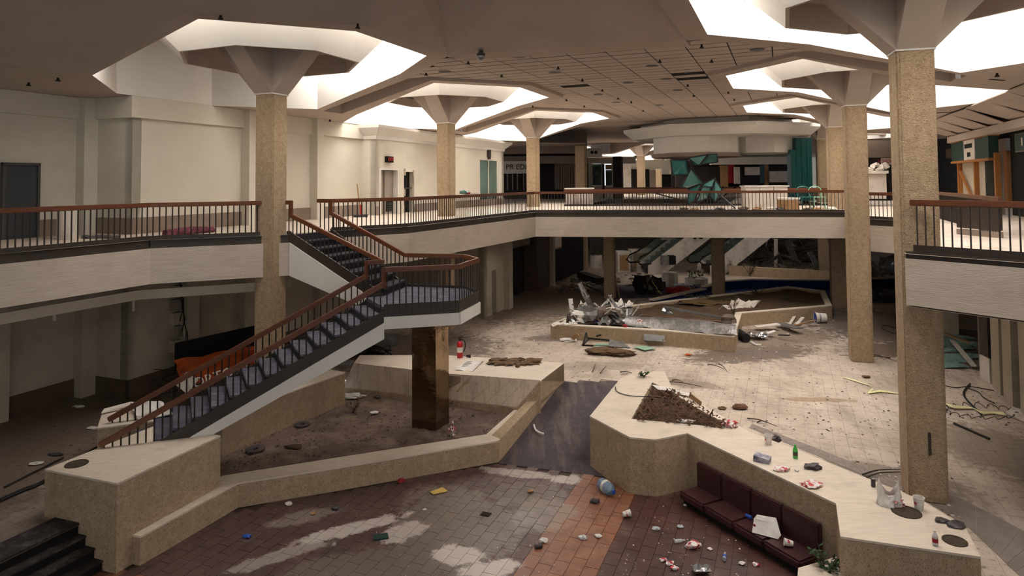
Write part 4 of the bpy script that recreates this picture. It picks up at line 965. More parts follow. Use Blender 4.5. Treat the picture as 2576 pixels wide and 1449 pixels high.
# ---- right hand upper shops
rw_ = thing('wall_right', 'right hand upper shop row with dark openings and signs', 'wall', (16, 22, ZU), kind='structure')
def RB(name, u0, u1, v0, v1, z0, z1, m, parent): m_ = MB(); uvbox(m_, u0, u1, v0, v1, z0, z1, -1, R1); return m_.build(name, M[m], parent)
RB('bulkhead', -3, 19.2, 4.2, 4.6, 6.75, 7.0, 'ceil', rw_); RB('bulkhead_top', -3, 19.2, 4.35, 4.6, 7.0, 7.6, 'greywall', rw_)
RB('dark_shop', -3, 13.6, 4.9, 5.2, ZU, 6.8, 'black', rw_); RB('shutter_panel', 8.5, 11.6, 4.75, 4.9, ZU, 6.2, 'darkwall', rw_)
RB('store_back', 13.4, 30, 8, 8.2, ZU, 8, 'darkwall', rw_); RB('wood_wall', 19.5, 28, 6.3, 6.5, ZU, 6.4, 'woodpan', rw_); RB('bulkhead', 19.2, 30, 6.2, 6.6, 6.4, 6.9, 'greywall', rw_)
RB('beige_wall', 13.8, 18.8, 4.6, 4.75, ZU, 6.15, 'wall2', rw_); RB('dark_gap', 13.9, 15.2, 4.55, 4.6, ZU, 6.15, 'black', rw_)
for u in (13.55, 16.2, 18.7): RB('post', u, u+.15, 4.45, 4.6, ZU, 6.15, 'woodpan', rw_)
m_ = MB(); m_.bar(UV(16.4, 4.5, ZU+.2, R1, -1), UV(18.6, 4.5, 5.6, R1, -1), .08, .08); m_.build('brace', M['woodpan'], rw_)
sg_ = thing('shop_sign', 'green and white shop sign box with wooden trim on the right upper shop', 'sign', UV(16.4, 4.4, 6.2, R1, -1))
RB('green_panel', 16.9, 19.0, 4.3, 4.6, 6.22, 6.72, 'sgreen', sg_) if 'sgreen' in M else None
M['sgreen'] = mat('dark_green_panel', '#1f3d35', '#1a352e', 1, .5)
RB('green_panel', 16.95, 19.1, 4.32, 4.6, 5.98, 6.72, 'sgreen', sg_); RB('green_panel', 13.7, 15.4, 4.32, 4.6, 5.98, 6.72, 'sgreen', sg_); RB('white_panel', 15.4, 16.95, 4.3, 4.6, 5.98, 6.72, 'pale', sg_)
RB('trim', 13.6, 19.1, 4.28, 4.62, 6.72, 6.8, 'woodpan', sg_); RB('trim', 13.6, 19.1, 4.28, 4.62, 5.9, 5.98, 'woodpan', sg_)
RB('dark_mark', 15.75, 16.75, 4.28, 4.3, 6.42, 6.58, 'black', sg_); RB('dark_mark', 16.0, 16.4, 4.28, 4.3, 6.1, 6.26, 'black', sg_)
s2 = thing('hanging_sign', 'small square green sign with a pale figure on the dark right shop', 'sign', UV(11.4, 4.2, 6.2, R1, -1))
RB('frame', 10.75, 12.35, 4.7, 4.74, 6.1, 6.68, 'greywall', s2); RB('panel', 10.85, 12.25, 4.67, 4.7, 6.14, 6.64, 'sgreen', s2)
RB('figure', 11.5, 11.6, 4.66, 4.67, 6.28, 6.52, 'pale', s2)
# sagging suspended ceiling panels over the right shops
for k in range(7):
    u = 5+k*2.11; r_ = random.Random(k); dz = .3 if k == 3 else .02
    m_ = MB(); dz *= .5; a, b_, c_, d_ = UV(u, 3.2, 7.5-dz*.2, R1, -1), UV(u+2.1, 3.2, 7.5, R1, -1), UV(u+2.1, 4.3, 7.1+.1*dz, R1, -1), UV(u, 4.3, 7.02-dz*.5, R1, -1)
    m_.hexa([p-Vector((0, 0, .03)) for p in (a, b_, c_, d_)], [a, b_, c_, d_]); m_.build('sagging_panel', M['ceil'], ceiling)
# far right dark area between the tall columns
fr = thing('wall_far_right', 'dark shops seen between the two nearest right columns', 'wall', (pl(2220, 34).x, 34, ZU), kind='structure')
fp('bulkhead', 2170, 2400, 36, 300, 338, 'greywall', .4, fr); fp('bulkhead', 2170, 2340, 33, 352, 395, 'greywall', .4, fr); fp('dark_wall', 2100, 2420, 38, 300, 520, 'darkwall', .4, fr)
M['signred'] = mat('red_sign_lettering', '#9b2a2c', rough=.6)
s3 = thing('banner_sign', 'white banner with red SCHOOL lettering between the right columns', 'sign', (pl(2237, 32).x, 32, zy(2237, 413, 32)))
fp('banner', 2219, 2262, 32.5, 397, 414, 'pale', .05, s3)
text('lettering', 'SCHOOL U', (pl(2240, 32.4).x, 32.42, zy(2240, 405.5, 32.4)), .24, M['signred'], s3)
s3 = thing('banner_sign', 'small white sign scrap left of the lettered banner', 'sign', (pl(2182, 32).x, 32, zy(2182, 413, 32)))
fp('banner', 2174, 2186, 32.5, 399, 415, 'pale', .05, s3)
kz = thing('kiosk', 'white kiosk counter heaped with trash behind the second right column', 'kiosk', (pl(2208, 30).x, 30, ZU))
fp('body', 2180, 2230, 30, 434, 500, 'pale', .8, kz); fp('top', 2176, 2236, 29.8, 429, 436, 'pale', 1, kz)
for k in range(6):
    p = PD(2186+k*8, 428-(k % 3)*5, 30.2); MB().box(p, (.3, .2, .12), k, (.3, .2*k)).build('paper_trash', M['pale'], kz)
# dark planter box behind the near right railing
bx = thing('rail_enclosure', 'dark panelled stairwell enclosure with wood rail behind the near right column', 'enclosure', (pl(2440, 14).x, 14, ZU))
p1_, p2_ = P(2330, 479, ZRT), P(2515, 495, ZRT)
rail_run(bx, p1_, p2_, .83, .75, kick=False); p0_ = p1_+(p1_-p2_)*.6
a_, b_ = P(2408, 500, ZRT-.05), P(2516, 503, ZRT-.05)
MB().vbar(a_, b_, .08, ZU+.15, ZRT-.1).build('dark_panel', M['kick'], bx); MB().vbar(a_, b_, .1, ZU, ZU+.12).build('toe_strip', M['base'], bx)
# ---- lower right shops
lr = thing('wall_lower_right', 'ground floor shop row under the right gallery with dark doorways', 'wall', UV(8, 3, 0, R1, -1), kind='structure')
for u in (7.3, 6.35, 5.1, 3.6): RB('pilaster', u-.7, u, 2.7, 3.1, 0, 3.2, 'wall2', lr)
RB('dark_wall', -2, 7.2, 3.15, 3.3, 0, 3.2, 'black', lr); RB('dark_doorway', 7.35, 9.3, 3.1, 3.3, 0, 3.2, 'black', lr); RB('blue_post', 9.3, 9.45, 2.9, 3.1, 0, 3.2, 'greywall', lr)
RB('shop_back', 9.4, 24, 6.0, 6.2, 0, 3.2, 'darkwall', lr); RB('side_wall', 14.6, 14.8, 2.9, 6, 0, 3.2, 'greywall', lr); RB('pilaster', 13.2, 13.8, 2.8, 3.2, 0, 3.2, 'wall2', lr); RB('shop_wall', 14.8, 26, 3.0, 3.2, 0, 3.2, 'darkwall', lr)
# ================================================================ LOWER BACK AREA
lb = thing('wall_lower_far', 'dark far ground floor shop walls beyond the escalators', 'wall', (8, 60, 0), kind='structure')
fp('dark_wall', 1330, 1480, 52, 560, 690, 'black', .3, lb); 
m_ = MB(); pbox(m_, 1300, 2350, 70, 0, 3.2, .3); m_.build('back_wall', M['darkwall'], lb)
# lower shop fronts beyond the stair wall
ls = thing('wall_lower_shops', 'dark roller fronts and pilasters of the ground floor shops behind the stairs', 'wall', UV(15, -.3, 0), kind='structure')
def LB(name, u0, u1, v0, v1, z0, z1, m, parent): m_ = MB(); uvbox(m_, u0, u1, v0, v1, z0, z1); return m_.build(name, M[m], parent)
LB('roller_front', 13.2, 18.2, .3, .5, 0, 3.2, 'darkwall', ls); LB('sign_panel', 14.2, 16.6, -.35, -.25, 2.35, 3.1, 'greywall', ls); LB('bulkhead', 13.2, 18.2, -.25, .3, 2.3, 3.2, 'darkwall', ls)
for k in range(16): LB('slat', 13.35+k*.28, 13.5+k*.28, .26, .3, .1, 2.3, 'kick', ls)
LB('brick_pier', 17.4, 19.2, -.4, .3, 0, 3.2, 'dbase', ls); LB('post', 19.2, 19.5, -.6, -.3, 0, 3.2, 'wall2', ls); LB('dark_shop', 19.5, 25.6, -.3, .3, 0, 3.2, 'black', ls)
ps = thing('poster', 'gold framed white poster on the dark pier beside the stairs', 'poster', UV(20.5, -.35, 1.9)); LB('frame', 20.0, 21.3, -.37, -.33, 1.75, 2.75, 'tan', ps); LB('sheet', 20.15, 21.15, -.39, -.37, 1.85, 2.65, 'pale', ps)
# pool
pool = thing('pool', 'empty blue painted pool basin behind the rubble planter', 'pool', (11, 31, 0), kind='structure')
pw = [P(1640, 752, .3), P(1770, 724, .3), P(1802, 706, .48), P(1890, 700, .48), P(2100, 702, .48), P(2330, 694, .48)]
for a, b_ in zip(pw, pw[1:]):
    z1 = a.z if a.z == b_.z else .4
    MB().vbar(a, b_, .12, 0.02, z1-.06).build('blue_wall', M['blue'], pool); MB().vbar(a, b_, .3, z1-.06, z1).build('kerb', M['cap'], pool)
flm = MB(); flat(flm, [[xy(p) for p in pw]+[(19.5, 27.5), xy(mp_out[5]), xy(mp_out[6]), xy(mp_out[7])]], .015); flm.build('blue_floor', M['blue'], pool)
# escalators
def escalator(c, label):
    t = thing('escalator', label, 'escalator', (c[0], c[1], 0)); d = Vector((.924, .383)); n = Vector((-.383, .924)); L_ = 6.6; H_ = 4.06
    c = Vector(c)
    for k, o in enumerate((0, 1.1)):
        a = c+n*o; b_ = a+d*L_
        pts = [(0, -.05), (.9, -.05), (L_+.2, H_-.75), (L_+.2, H_+.15), (L_-.3, H_+.15), (0, .55)]
        m_ = MB(); m_.hexa([(a.x+d.x*r, a.y+d.y*r, z) for r, z in pts], [(a.x+d.x*r+n.x*.08, a.y+d.y*r+n.y*.08, z) for r, z in pts]); m_.build('side_truss', M['pale'], t)
        pts = [(0, .55), (L_-.3, H_+.15), (L_-.3, H_+.8), (0, 1.2), (-.6, .9)]
        m_ = MB(); m_.hexa([(a.x+d.x*r+n.x*.03, a.y+d.y*r+n.y*.03, z) for r, z in pts], [(a.x+d.x*r+n.x*.05, a.y+d.y*r+n.y*.05, z) for r, z in pts]); m_.build('glass_balustrade', M['escglass'], t)
        MB().tube([(a.x+d.x*r+n.x*.04, a.y+d.y*r+n.y*.04, z) for r, z in [(.2, .62), (-.5, .62), (-.72, .8), (-.5, 1.05), (0, 1.22), (L_-.3, H_+.82)]], .05, 8).build('handrail', M['black'], t)
    for k in range(18):
        r = .2+k*(L_-.4)/18; z = .1+k*(H_-.1)/18; a = c+d*r+n*.1; q = [a, a+d*.36, a+d*.36+n*.98, a+n*.98]
        MB().prism([xy(x) for x in q], z+.15, z+.4).build('step', M['kick'], t)
    pts = [(.9, -.05), (L_+.2, H_-.75), (L_+.2, H_-.65), (.9, .05)]
    MB().hexa([(c.x+d.x*r+n.x*.05, c.y+d.y*r+n.y*.05, z) for r, z in pts], [(c.x+d.x*r+n.x*1.05, c.y+d.y*r+n.y*1.05, z) for r, z in pts]).build('soffit', M['darkwall'], t)
    return t
es = P(1632, 692, 0)
esc1 = escalator(xy(es), 'white sided escalator with black handrail rising behind the bridge'); escalator((es.x+3.4, es.y-.3), 'second white sided escalator behind the pool column')
# ================================================================ LOOSE THINGS
from mathutils import noise as NS
M['paper'] = mat('white_paper', '#d9d4cd', '#c4beb6', 6, .8, obj=True)
M['wrap'] = mat('red_and_white_wrapper', '#dcd5d0', '#cfc8c4', 5, .6, obj=True, dirt=('#b3262b', 11, .5, .54, .95))
M['plastic'] = mat('clear_plastic', '#c9ced0', rough=.15, alpha=.55, spec=.6)
M['wrapblue'] = mat('blue_red_box_print', '#2a3155', '#c9c4c8', 5, .5, obj=True)
M['foil'] = mat('dark_crumpled_plastic', '#3a3536', '#4d4546', 8, .4, obj=True)
M['gbottle'] = mat('green_bottle_plastic', '#3fae3f', rough=.15, alpha=.9, spec=.6)
M['rlabel'] = mat('red_label', '#8e2026', rough=.5)
M['jug'] = mat('blue_jug_plastic', '#6d8fae', rough=.12, alpha=.55, spec=.6)
M['extred'] = mat('fire_red_paint', '#b3121a', rough=.3, spec=.5)
M['orange'] = mat('orange_banner', '#b8531d', '#8a3a14', 3, .7, dirt=('#3a1c10', 2, .58, .75, .6))
M['yellow'] = mat('yellow_card', '#c9ad63', '#b89a52', 3, .7)
M['ytape'] = mat('pale_yellow_tape', '#d8d5a0', '#c9c596', 5, .6)
M['dirt'] = mat('brown_dirt', '#6e543c', '#50402f', 9, 1, .8, 30)
M['leafdry'] = mat('dry_leaves', '#6b4a36', '#463127', 12, .9, obj=True)
M['stick'] = mat('dry_twig', '#57493d', '#3f342b', 12, .9)
M['cable'] = mat('black_cable', '#1e1b1a', rough=.6)
M['rust'] = mat('rusty_brown_steel', '#6a4733', '#4c3426', 6, .7)
M['shiny'] = mat('shiny_aluminium', '#c4c6c9', '#a5a7aa', 6, .22, .25, 9, metal=.95)
M['greenpane'] = mat('pale_green_glass', '#9fc4aa', '#8db59a', 3, .2, spec=.6)
M['bluebit'] = mat('blue_plastic', '#2a4c9c', rough=.4)
M['glassdebris'] = mat('teal_glass_shards', '#84a39a', '#6c8b83', 7, .4)
def one(name, mb, m, label, cat, loc, group=None, bevel=0):
    t = thing(name, label, cat, loc, group); o = mb.build(name+'_body', M[m], t, bevel); return t, o
def single(name, mb, m, label, cat, group=None, bevel=0):
    o = mb.build(name, M[m], None, bevel); tag(o, label, cat, group); return o
def blob(c, r, seed, amp=.45, sub=3, q=3.0):
    bm = bmesh.new(); bmesh.ops.create_icosphere(bm, subdivisions=sub, radius=1)
    m_ = MB(); vs = []
    for v in bm.verts:
        k = 1+amp*NS.noise(v.co*q+Vector((seed*3.1, seed, 0)))
        p = Vector((v.co.x*r[0], v.co.y*r[1], v.co.z*r[2]))*k; p.z = max(p.z+r[2]*.75, 0); vs.append(Vector(c)+p)
    fs = [[v.index for v in f.verts] for f in bm.faces]; bm.free()
    return m_.add(vs, fs)
def crumple(name, label, cat, px, py, z, r, m, seed=1, group=None, sub=2):
    c = P(px, py, z); return single(name, blob((c.x, c.y, z), r, seed, .8, sub, 2.2), m, label, cat, group)
def cup(label, px, py, z, h=.11, lying=None, m='paper', band=None):
    c = P(px, py, z); r0, r1 = h*.3, h*.42
    t = thing('paper_cup', label, 'cup', (c.x, c.y, z))
    rot = Matrix.Identity(3); o = Vector((c.x, c.y, z))
    if lying is not None: rot = Matrix.Rotation(lying, 3, 'Z') @ Matrix.Rotation(math.pi/2-.12, 3, 'Y'); o.z += r1*.95
    MB().lathe([(0, .004), (r0, 0), (r1, h), (r1+.004, h), (r1+.004, h-.006), (r1-.006, h-.004), (r0-.006, .008), (0, .008)], o, 16, rot).build('cup_wall', M[m], t)
    MB().lathe([(r0+.35*(r1-r0)+.001, h*.35), (r0+.65*(r1-r0)+.001, h*.65)], o, 16, rot).build('printed_band', M[band or 'wrap'], t)
    return t
def bottle(label, px, py, z, h, r, m, cap='paper', lab=None, lying=None):
    c = P(px, py, z); t = thing('bottle', label, 'bottle', (c.x, c.y, z)); o = Vector((c.x, c.y, z)); rot = Matrix.Identity(3)
    if lying is not None: rot = Matrix.Rotation(lying, 3, 'Z') @ Matrix.Rotation(math.pi/2, 3, 'Y'); o.z += r
    MB().lathe([(0, 0), (r*.9, 0), (r, .01), (r, h*.55), (r*.85, h*.68), (r*.4, h*.86), (r*.36, h*.93)], o, 14, rot).build('bottle_body', M[m], t)
    MB().lathe([(r*.42, h*.92), (r*.42, h), (0, h)], o, 12, rot).build('cap', M[cap], t)
    if lab: MB().lathe([(r*1.02, h*.22), (r*1.02, h*.5)], o, 14, rot).build('label_wrap', M[lab], t)
    return t
def board(name, label, cat, pts, th, m, group=None):
    """flat or bent board through plan/height points given as two edges"""
    a, b_ = pts; m_ = MB(); n = len(a)
    for i in range(n-1):
        q = [Vector(a[i]), Vector(a[i+1]), Vector(b_[i+1]), Vector(b_[i])]; nr = (q[1]-q[0]).cross(q[3]-q[0]).normalized()*th
        m_.hexa(q, [p+nr for p in q])
    return single(name, m_, m, label, cat, group)
def cable(label, pts, r=.012, name='cable', m='cable', cat='cable', group=None, n=6):
    return single(name, MB().tube(smooth(pts), r, n), m, label, cat, group)
def smooth(p, k=5):
    p = [Vector(x) for x in p]; o = []
    for i in range(len(p)-1):
        p0, p1, p2, p3 = p[max(i-1, 0)], p[i], p[i+1], p[min(i+2, len(p)-1)]
        for j in range(k):
            t = j/k; o.append(.5*((2*p1)+(p2-p0)*t+(2*p0-5*p1+4*p2-p3)*t*t+(3*p1-p0-3*p2+p3)*t**3))
    return o+[p[-1]]
# ---- on the long planter top
cup('white paper cup standing at the back edge of the planter top', 1933, 1117, ZR, .17)
crumple('shoe_scrap', 'black crumpled scrap behind the white cup on the floor', 'scrap', 1952, 1112, .2, (.1, .06, .07), 'foil', 3)
bottle('green plastic soda bottle standing on the planter top', 2001, 1152, ZR, .23, .042, 'gbottle', 'gbottle', 'foil')
c = P(1917, 1160, ZR); single('snack_box', MB().box((c.x, c.y, ZR), (.26, .17, .1), -.6, (.05, .1)), 'wrapblue', 'blue and red printed snack box lying on the planter top', 'box')
crumple('wrapper', 'flat red and white food wrapper beside the printed box', 'wrapper', 1968, 1182, ZR, (.15, .1, .035), 'wrap', 5)
crumple('plastic_scrap', 'dark crumpled plastic bag at the back edge of the planter top', 'bag', 2047, 1178, ZR, (.14, .1, .05), 'foil', 6)
crumple('paper_bag', 'flattened white and red paper bag in the middle of the planter top', 'bag', 2043, 1222, ZR, (.15, .12, .035), 'wrap', 7)
c = P(2197, 1224, ZR); t = thing('drink_can', 'dark drink can on the planter back edge beside the debris', 'can', (c.x, c.y, ZR)); MB().lathe([(0, 0), (.028, 0), (.033, .01), (.033, .11), (.027, .125), (0, .122)], c, 14).build('can_body', M['foil'], t); MB().lathe([(.027, .125), (.024, .127), (0, .124)], c, 14).build('can_lid', M['silver'], t)
c = P(2238, 1268, ZR); t = thing('carry_bag', 'big white takeaway bag with red print standing open on the planter', 'bag', (c.x, c.y, ZR))
def bagfn(i, j):
    a = i*2*math.pi; rr = .16*(1+.25*NS.noise(Vector((math.cos(a)*2, math.sin(a)*2, j*2))))*(1-.25*j)
    return (c.x+math.cos(a)*rr*1.15, c.y+math.sin(a)*rr*.8, ZR+.01+j*.34*(.75+.35*math.cos(a*2+.6)))
MB().sheet(bagfn, 22, 8, .004).build('bag_body', M['paper'], t); single_ = blob((c.x+.04, c.y-.02, ZR), (.13, .1, .07), 9, .6); single_.build('printed_fold', M['wrap'], t)
cup('white paper cup with lid standing behind the big round inset', 2312, 1281, ZR, .18)
crumple('plastic_scrap', 'dark crumpled foil left of the far planter corner', 'scrap', 2368, 1312, ZR, (.1, .06, .03), 'foil', 11)
crumple('plastic_scrap', 'dark stone like lump at the far planter corner', 'scrap', 2405, 1322, ZR, (.13, .09, .03), 'foil', 12)
bottle('clear bottle with red label standing near the planter front corner', 2353, 1372, ZR, .2, .036, 'plastic', 'paper', 'rlabel')
crumple('paper_scrap', 'small white paper scrap between the wrapper and the dark bag', 'scrap', 2005, 1185, ZR, (.04, .03, .02), 'paper', 13)
cable('thin black cable draped over the pale planter arm', [P(1548, 972, ZR+.02), P(1553, 985, ZR+.02), P(1585, 995, ZR+.02), P(1640, 998, ZR+.03), P(1690, 1003, .4)], .01)
# dry leaves and branches in the soil
lv = MB(); r_ = random.Random(2)
lp = [(1598, 1052), (1632, 990), (1690, 985), (1755, 1025), (1848, 1076), (1740, 1066)]
for k in range(1100):
    px, py = r_.uniform(1595, 1850), r_.uniform(985, 1078)
    if not inpoly((px, py), lp): continue
    p = P(px, py, .47); p.z += r_.uniform(-.08, .08)+.1*math.exp(-((px-1690)**2+(py-1020)**2*3)/3000); d = Vector((r_.uniform(-1, 1), r_.uniform(-1, 1), r_.uniform(-.2, .8))).normalized()
    lv.bar(p, p+d*r_.uniform(.04, .12), r_.uniform(.012, .045), .006)
o = lv.build('dead_leaves', M['leafdry'], None); tag(o, 'tangle of dead brown leaves filling the long planter soil', 'leaves', kind='stuff')
crumple('plastic_bag', 'pinkish plastic bag at the end of the dead leaves', 'bag', 1836, 1076, .4, (.15, .11, .08), 'wrap', 15, sub=3)
crumple('plastic_bag', 'crushed clear bag lying along the front of the dead leaves', 'bag', 1725, 1062, .4, (.2, .07, .03), 'paper', 16)
board('board', 'tan board leaning on the planter rear rim above the dead leaves', 'board', ([P(1738, 1000, ZR), P(1764, 1020, ZR)], [P(1740, 990, ZR+.12), P(1766, 1010, ZR+.1)]), .02, 'tan')
for k, (a, b_) in enumerate((((1700, 990), (1752, 1000)), ((1655, 980), (1705, 985)))):
    board('torn_paper', ['pale torn sheet on the planter rim', 'curled cream paper beside the planter arm'][k], 'paper', ([P(a[0], a[1], ZR+.02), P(b_[0], b_[1], ZR+.05)], [P(a[0]-15, a[1]-12, ZR+.06), P(b_[0]-12, b_[1]-10, ZR+.02)]), .008, 'paper')
def plant(label, px, py, z, h, n, m='green', seed=1, spread=.16, name='leafy_plant', cat='plant'):
    c = P(px, py, z); t = thing(name, label, cat, (c.x, c.y, z)); r_ = random.Random(seed); s_ = MB(); l_ = MB()
    for k in range(n):
        a = r_.uniform(0, 6.28); tip = c+Vector((math.cos(a)*spread*r_.uniform(.3, 1), math.sin(a)*spread*r_.uniform(.3, 1), h*r_.uniform(.4, 1))); s_.tube([c, c.lerp(tip, .5)+Vector((0, 0, h*.1)), tip], .006, 5)
        for j in range(7):
            p = c.lerp(tip, r_.uniform(.35, 1)); d = Vector((r_.uniform(-1, 1), r_.uniform(-1, 1), r_.uniform(-.2, .6))).normalized(); sd = d.cross(Vector((0, 0, 1))).normalized()*.022; q = p+d*.045; e_ = p+d*.09
            l_.add([p, q+sd, e_, q-sd], [[0, 1, 2, 3]])
    s_.build('stem', M['stick'], t); o = l_.build('leaves', M[m], t); o['kind'] = 'stuff'
    return t
plant('leafy green plant in the small planter at the bottom edge', 2080, 1443, -.3, .3, 14, seed=3, spread=.25)
plant('green weeds growing beside the planter side wall under the stairs', 632, 1056, -.3, .16, 12, seed=4, spread=.3, name='weed')
plant('green sprig in the soil hole at the back of the long planter', 1620, 948, ZR, .14, 9, seed=5, spread=.18, name='weed')
plant('dry brown twiggy plant in the soil bed left of the mirrored post', 888, 1040, -.3, .33, 9, 'leafdry', 6, .2, 'dead_plant')
plant('artificial red flowers at the foot of the mirrored post', 1137, 1098, -.3, .28, 8, 'wrap', 7, .1, 'flowers', 'flowers')
plant('dead brown leaves on the soil right of the mirrored post', 1138, 1020, -.28, .14, 8, 'leafdry', 8, .22, 'dead_plant')
plant('dead leaves in the soil beside the stone plinth', 582, 1095, -.3, .14, 8, 'leafdry', 9, .2, 'dead_plant')
# soil bed litter
for (px, py, r), lab in (((760, 1068, .17), 'black rubber ring lying on the soil, the upper of two'), ((642, 1130, .19), 'black rubber ring half sunk in the soil near the plinth')):
    c = P(px, py, -.27); single('rubber_ring', MB().lathe([(r, 0), (r+.01, .03), (r*.7, .05), (r*.35, .03), (r*.3, 0)], (c.x, c.y, -.28), 24), 'foil', lab, 'ring')
crumple('plastic_sheet', 'crumpled white plastic sheet on the soil by the sloping bank', 'sheet', 876, 1000, -.28, (.36, .14, .06), 'paper', 21, sub=3)
crumple('hole_lump', 'dark lump standing in for a black hole in the soil bed', 'dirt', 738, 1128, -.3, (.17, .1, .05), 'soil2', 22)  # raised dark lump in place of a black hole in the soil
crumple('paper_scrap', 'grey paper scrap on the soil near the mirrored post', 'scrap', 942, 1038, -.28, (.1, .07, .02), 'paper', 23)
crumple('cloth_scrap', 'black rag on the soil left of the mirrored post', 'rag', 950, 1000, -.28, (.08, .05, .04), 'foil', 24)
# newspaper, extinguisher and dirt hole on the planter back
c = P(1178, 920, .49)
np_ = thing('newspaper', 'open newspaper sheet on the planter back beside the extinguisher', 'newspaper', (c.x, c.y, .49))
q = [P(1142, 930, .5), P(1190, 933, .5), P(1218, 905, .52), P(1172, 908, .51)]
MB().sheet(lambda i, j: q[0].lerp(q[1], i).lerp(q[3].lerp(q[2], i), j)+Vector((0, 0, .015*math.sin(i*7)+.02*j*(i > .8))), 8, 6, .006).build('sheet', M['paper'], np_)
for k in range(5):
    a = q[0].lerp(q[3], .35+k*.12).lerp(q[1].lerp(q[2], .35+k*.12), .15); b_ = q[0].lerp(q[3], .35+k*.12).lerp(q[1].lerp(q[2], .35+k*.12), .45+.06*(k % 3)); up = Vector((0, 0, .022)); MB().bar(a+up, b_+up, .02, .003).build('print', M['foil'], np_)
c = P(1157, 899, .49); t = thing('fire_extinguisher', 'red fire extinguisher standing behind the planter with its black hose', 'extinguisher', (c.x, c.y, .49))
MB().lathe([(0, 0), (.075, 0), (.08, .02), (.08, .36), (.06, .42), (.028, .45), (.028, .47), (0, .47)], c, 20).build('cylinder', M['extred'], t)
MB().lathe([(.081, .15), (.081, .29)], c, 20).build('label_wrap', M['paper'], t)
m_ = MB().lathe([(.03, .46), (.03, .52), (0, .52)], c, 12); m_.bar(c+Vector((-.06, 0, .53)), c+Vector((.08, 0, .56)), .025, .02); m_.build('valve', M['cable'], t)
MB().tube(smooth([c+Vector(v) for v in ((.03, 0, .5), (.13, -.02, .45), (.15, -.03, .3), (.1, -.04, .16))]), .014, 8).build('hose', M['cable'], t)
p_ = P(1168, 898, .49); single('hose_nozzle', MB().lathe([(.02, 0), (.03, .05), (.045, .13), (0, .13)], p_+Vector((.05, -.05, .045)), 12, Matrix.Rotation(math.pi/2, 3, 'Y')), 'cable', 'black horn lying at the foot of the red extinguisher', 'nozzle')
c = P(1285, 912, .49)
dh = thing('dirt_patch', 'heap of brown dirt round a broken hole in the planter back', 'dirt', (c.x, c.y, .49))
for k in range(13):
    rr_ = random.Random(k+5); a = k*.49; g_ = rr_.uniform(.45, 1.1); p = Vector((c.x+.66*g_*math.cos(a)+.04, c.y+.4*g_*math.sin(a), .49)); w_ = rr_.uniform(.08, .24); blob(p, (w_, w_*.7, rr_.uniform(.02, .06)), k+30, 1.0, 2).build('dirt_clump', M['dirt'], dh)
blob((c.x+.02, c.y, .485), (.3, .2, .03), 50, .5, 2).build('hole_fill', M['soil2'], dh)
# ---- pit floor litter
c = P(1528, 1240, ZP); t = thing('water_jug', 'large blue plastic water jug lying against the planter', 'jug', (c.x, c.y, ZP)); rot = Matrix.Rotation(-1.1, 3, 'Z') @ Matrix.Rotation(math.pi/2, 3, 'Y'); o_ = Vector((c.x-.1, c.y+.16, ZP+.115))
MB().lathe([(0, .02), (.1, 0), (.115, .03), (.11, .1), (.115, .14), (.11, .2), (.115, .27), (.09, .34), (.035, .38), (.035, .41), (0, .41)], o_, 20, rot).build('jug_body', M['jug'], t); MB().lathe([(.04, .4), (.04, .43), (0, .43)], o_, 14, rot).build('cap', M['bluebit'], t); MB().lathe([(.118, .13), (.118, .2)], o_, 20, rot).build('label_wrap', M['paper'], t)
crumple('cloth_scrap', 'purple black rag on the tiles below the blue jug', 'rag', 1497, 1264, ZP, (.1, .06, .04), 'foil', 41)
cup('white paper cup lying on the orange tiles', 1567, 1302, ZP, .14, lying=.2)
q = [P(1082, 1238, ZP+.012), P(1096, 1244, ZP+.012), P(1127, 1236, ZP+.012), P(1113, 1226, ZP+.012)]
q[1] = P(1090, 1244, ZP+.012); single('card', MB().hexa(q, [p+Vector((0, 0, .012)) for p in q]), 'yellow', 'yellow card lying on the pit tiles', 'card')
c = P(1222, 1294, ZP); t = thing('drain_grate', 'square black floor drain in the muddy middle of the pit', 'drain', (c.x, c.y, ZP)); 
MB().box((c.x, c.y, ZP-.01), (.17, .13, .025), -A225).build('drain_frame', M['cable'], t)
for k in range(5): MB().box((c.x+E1.x*(k-2)*.022, c.y+E1.y*(k-2)*.022, ZP+.015), (.13, .009, .008), -A225).build('bar', M['metal'], t)
c = P(958, 1352, ZP); single('broken_tile', MB().box((c.x, c.y, ZP), (.24, .16, .025), .3), 'sgreen', 'dark green floor plate among the white salt stains', 'plate')
c = P(1353, 1380, ZP); t = thing('drink_can', 'black drink can lying on the muddy tiles', 'can', (c.x, c.y, ZP)); MB().lathe([(0, 0), (.028, 0), (.033, .01), (.033, .12), (.027, .13), (0, .13)], c+Vector((-.05, 0, .033)), 12, Matrix.Rotation(.3, 3, 'Z') @ Matrix.Rotation(math.pi/2, 3, 'Y')).build('can_body', M['foil'], t)
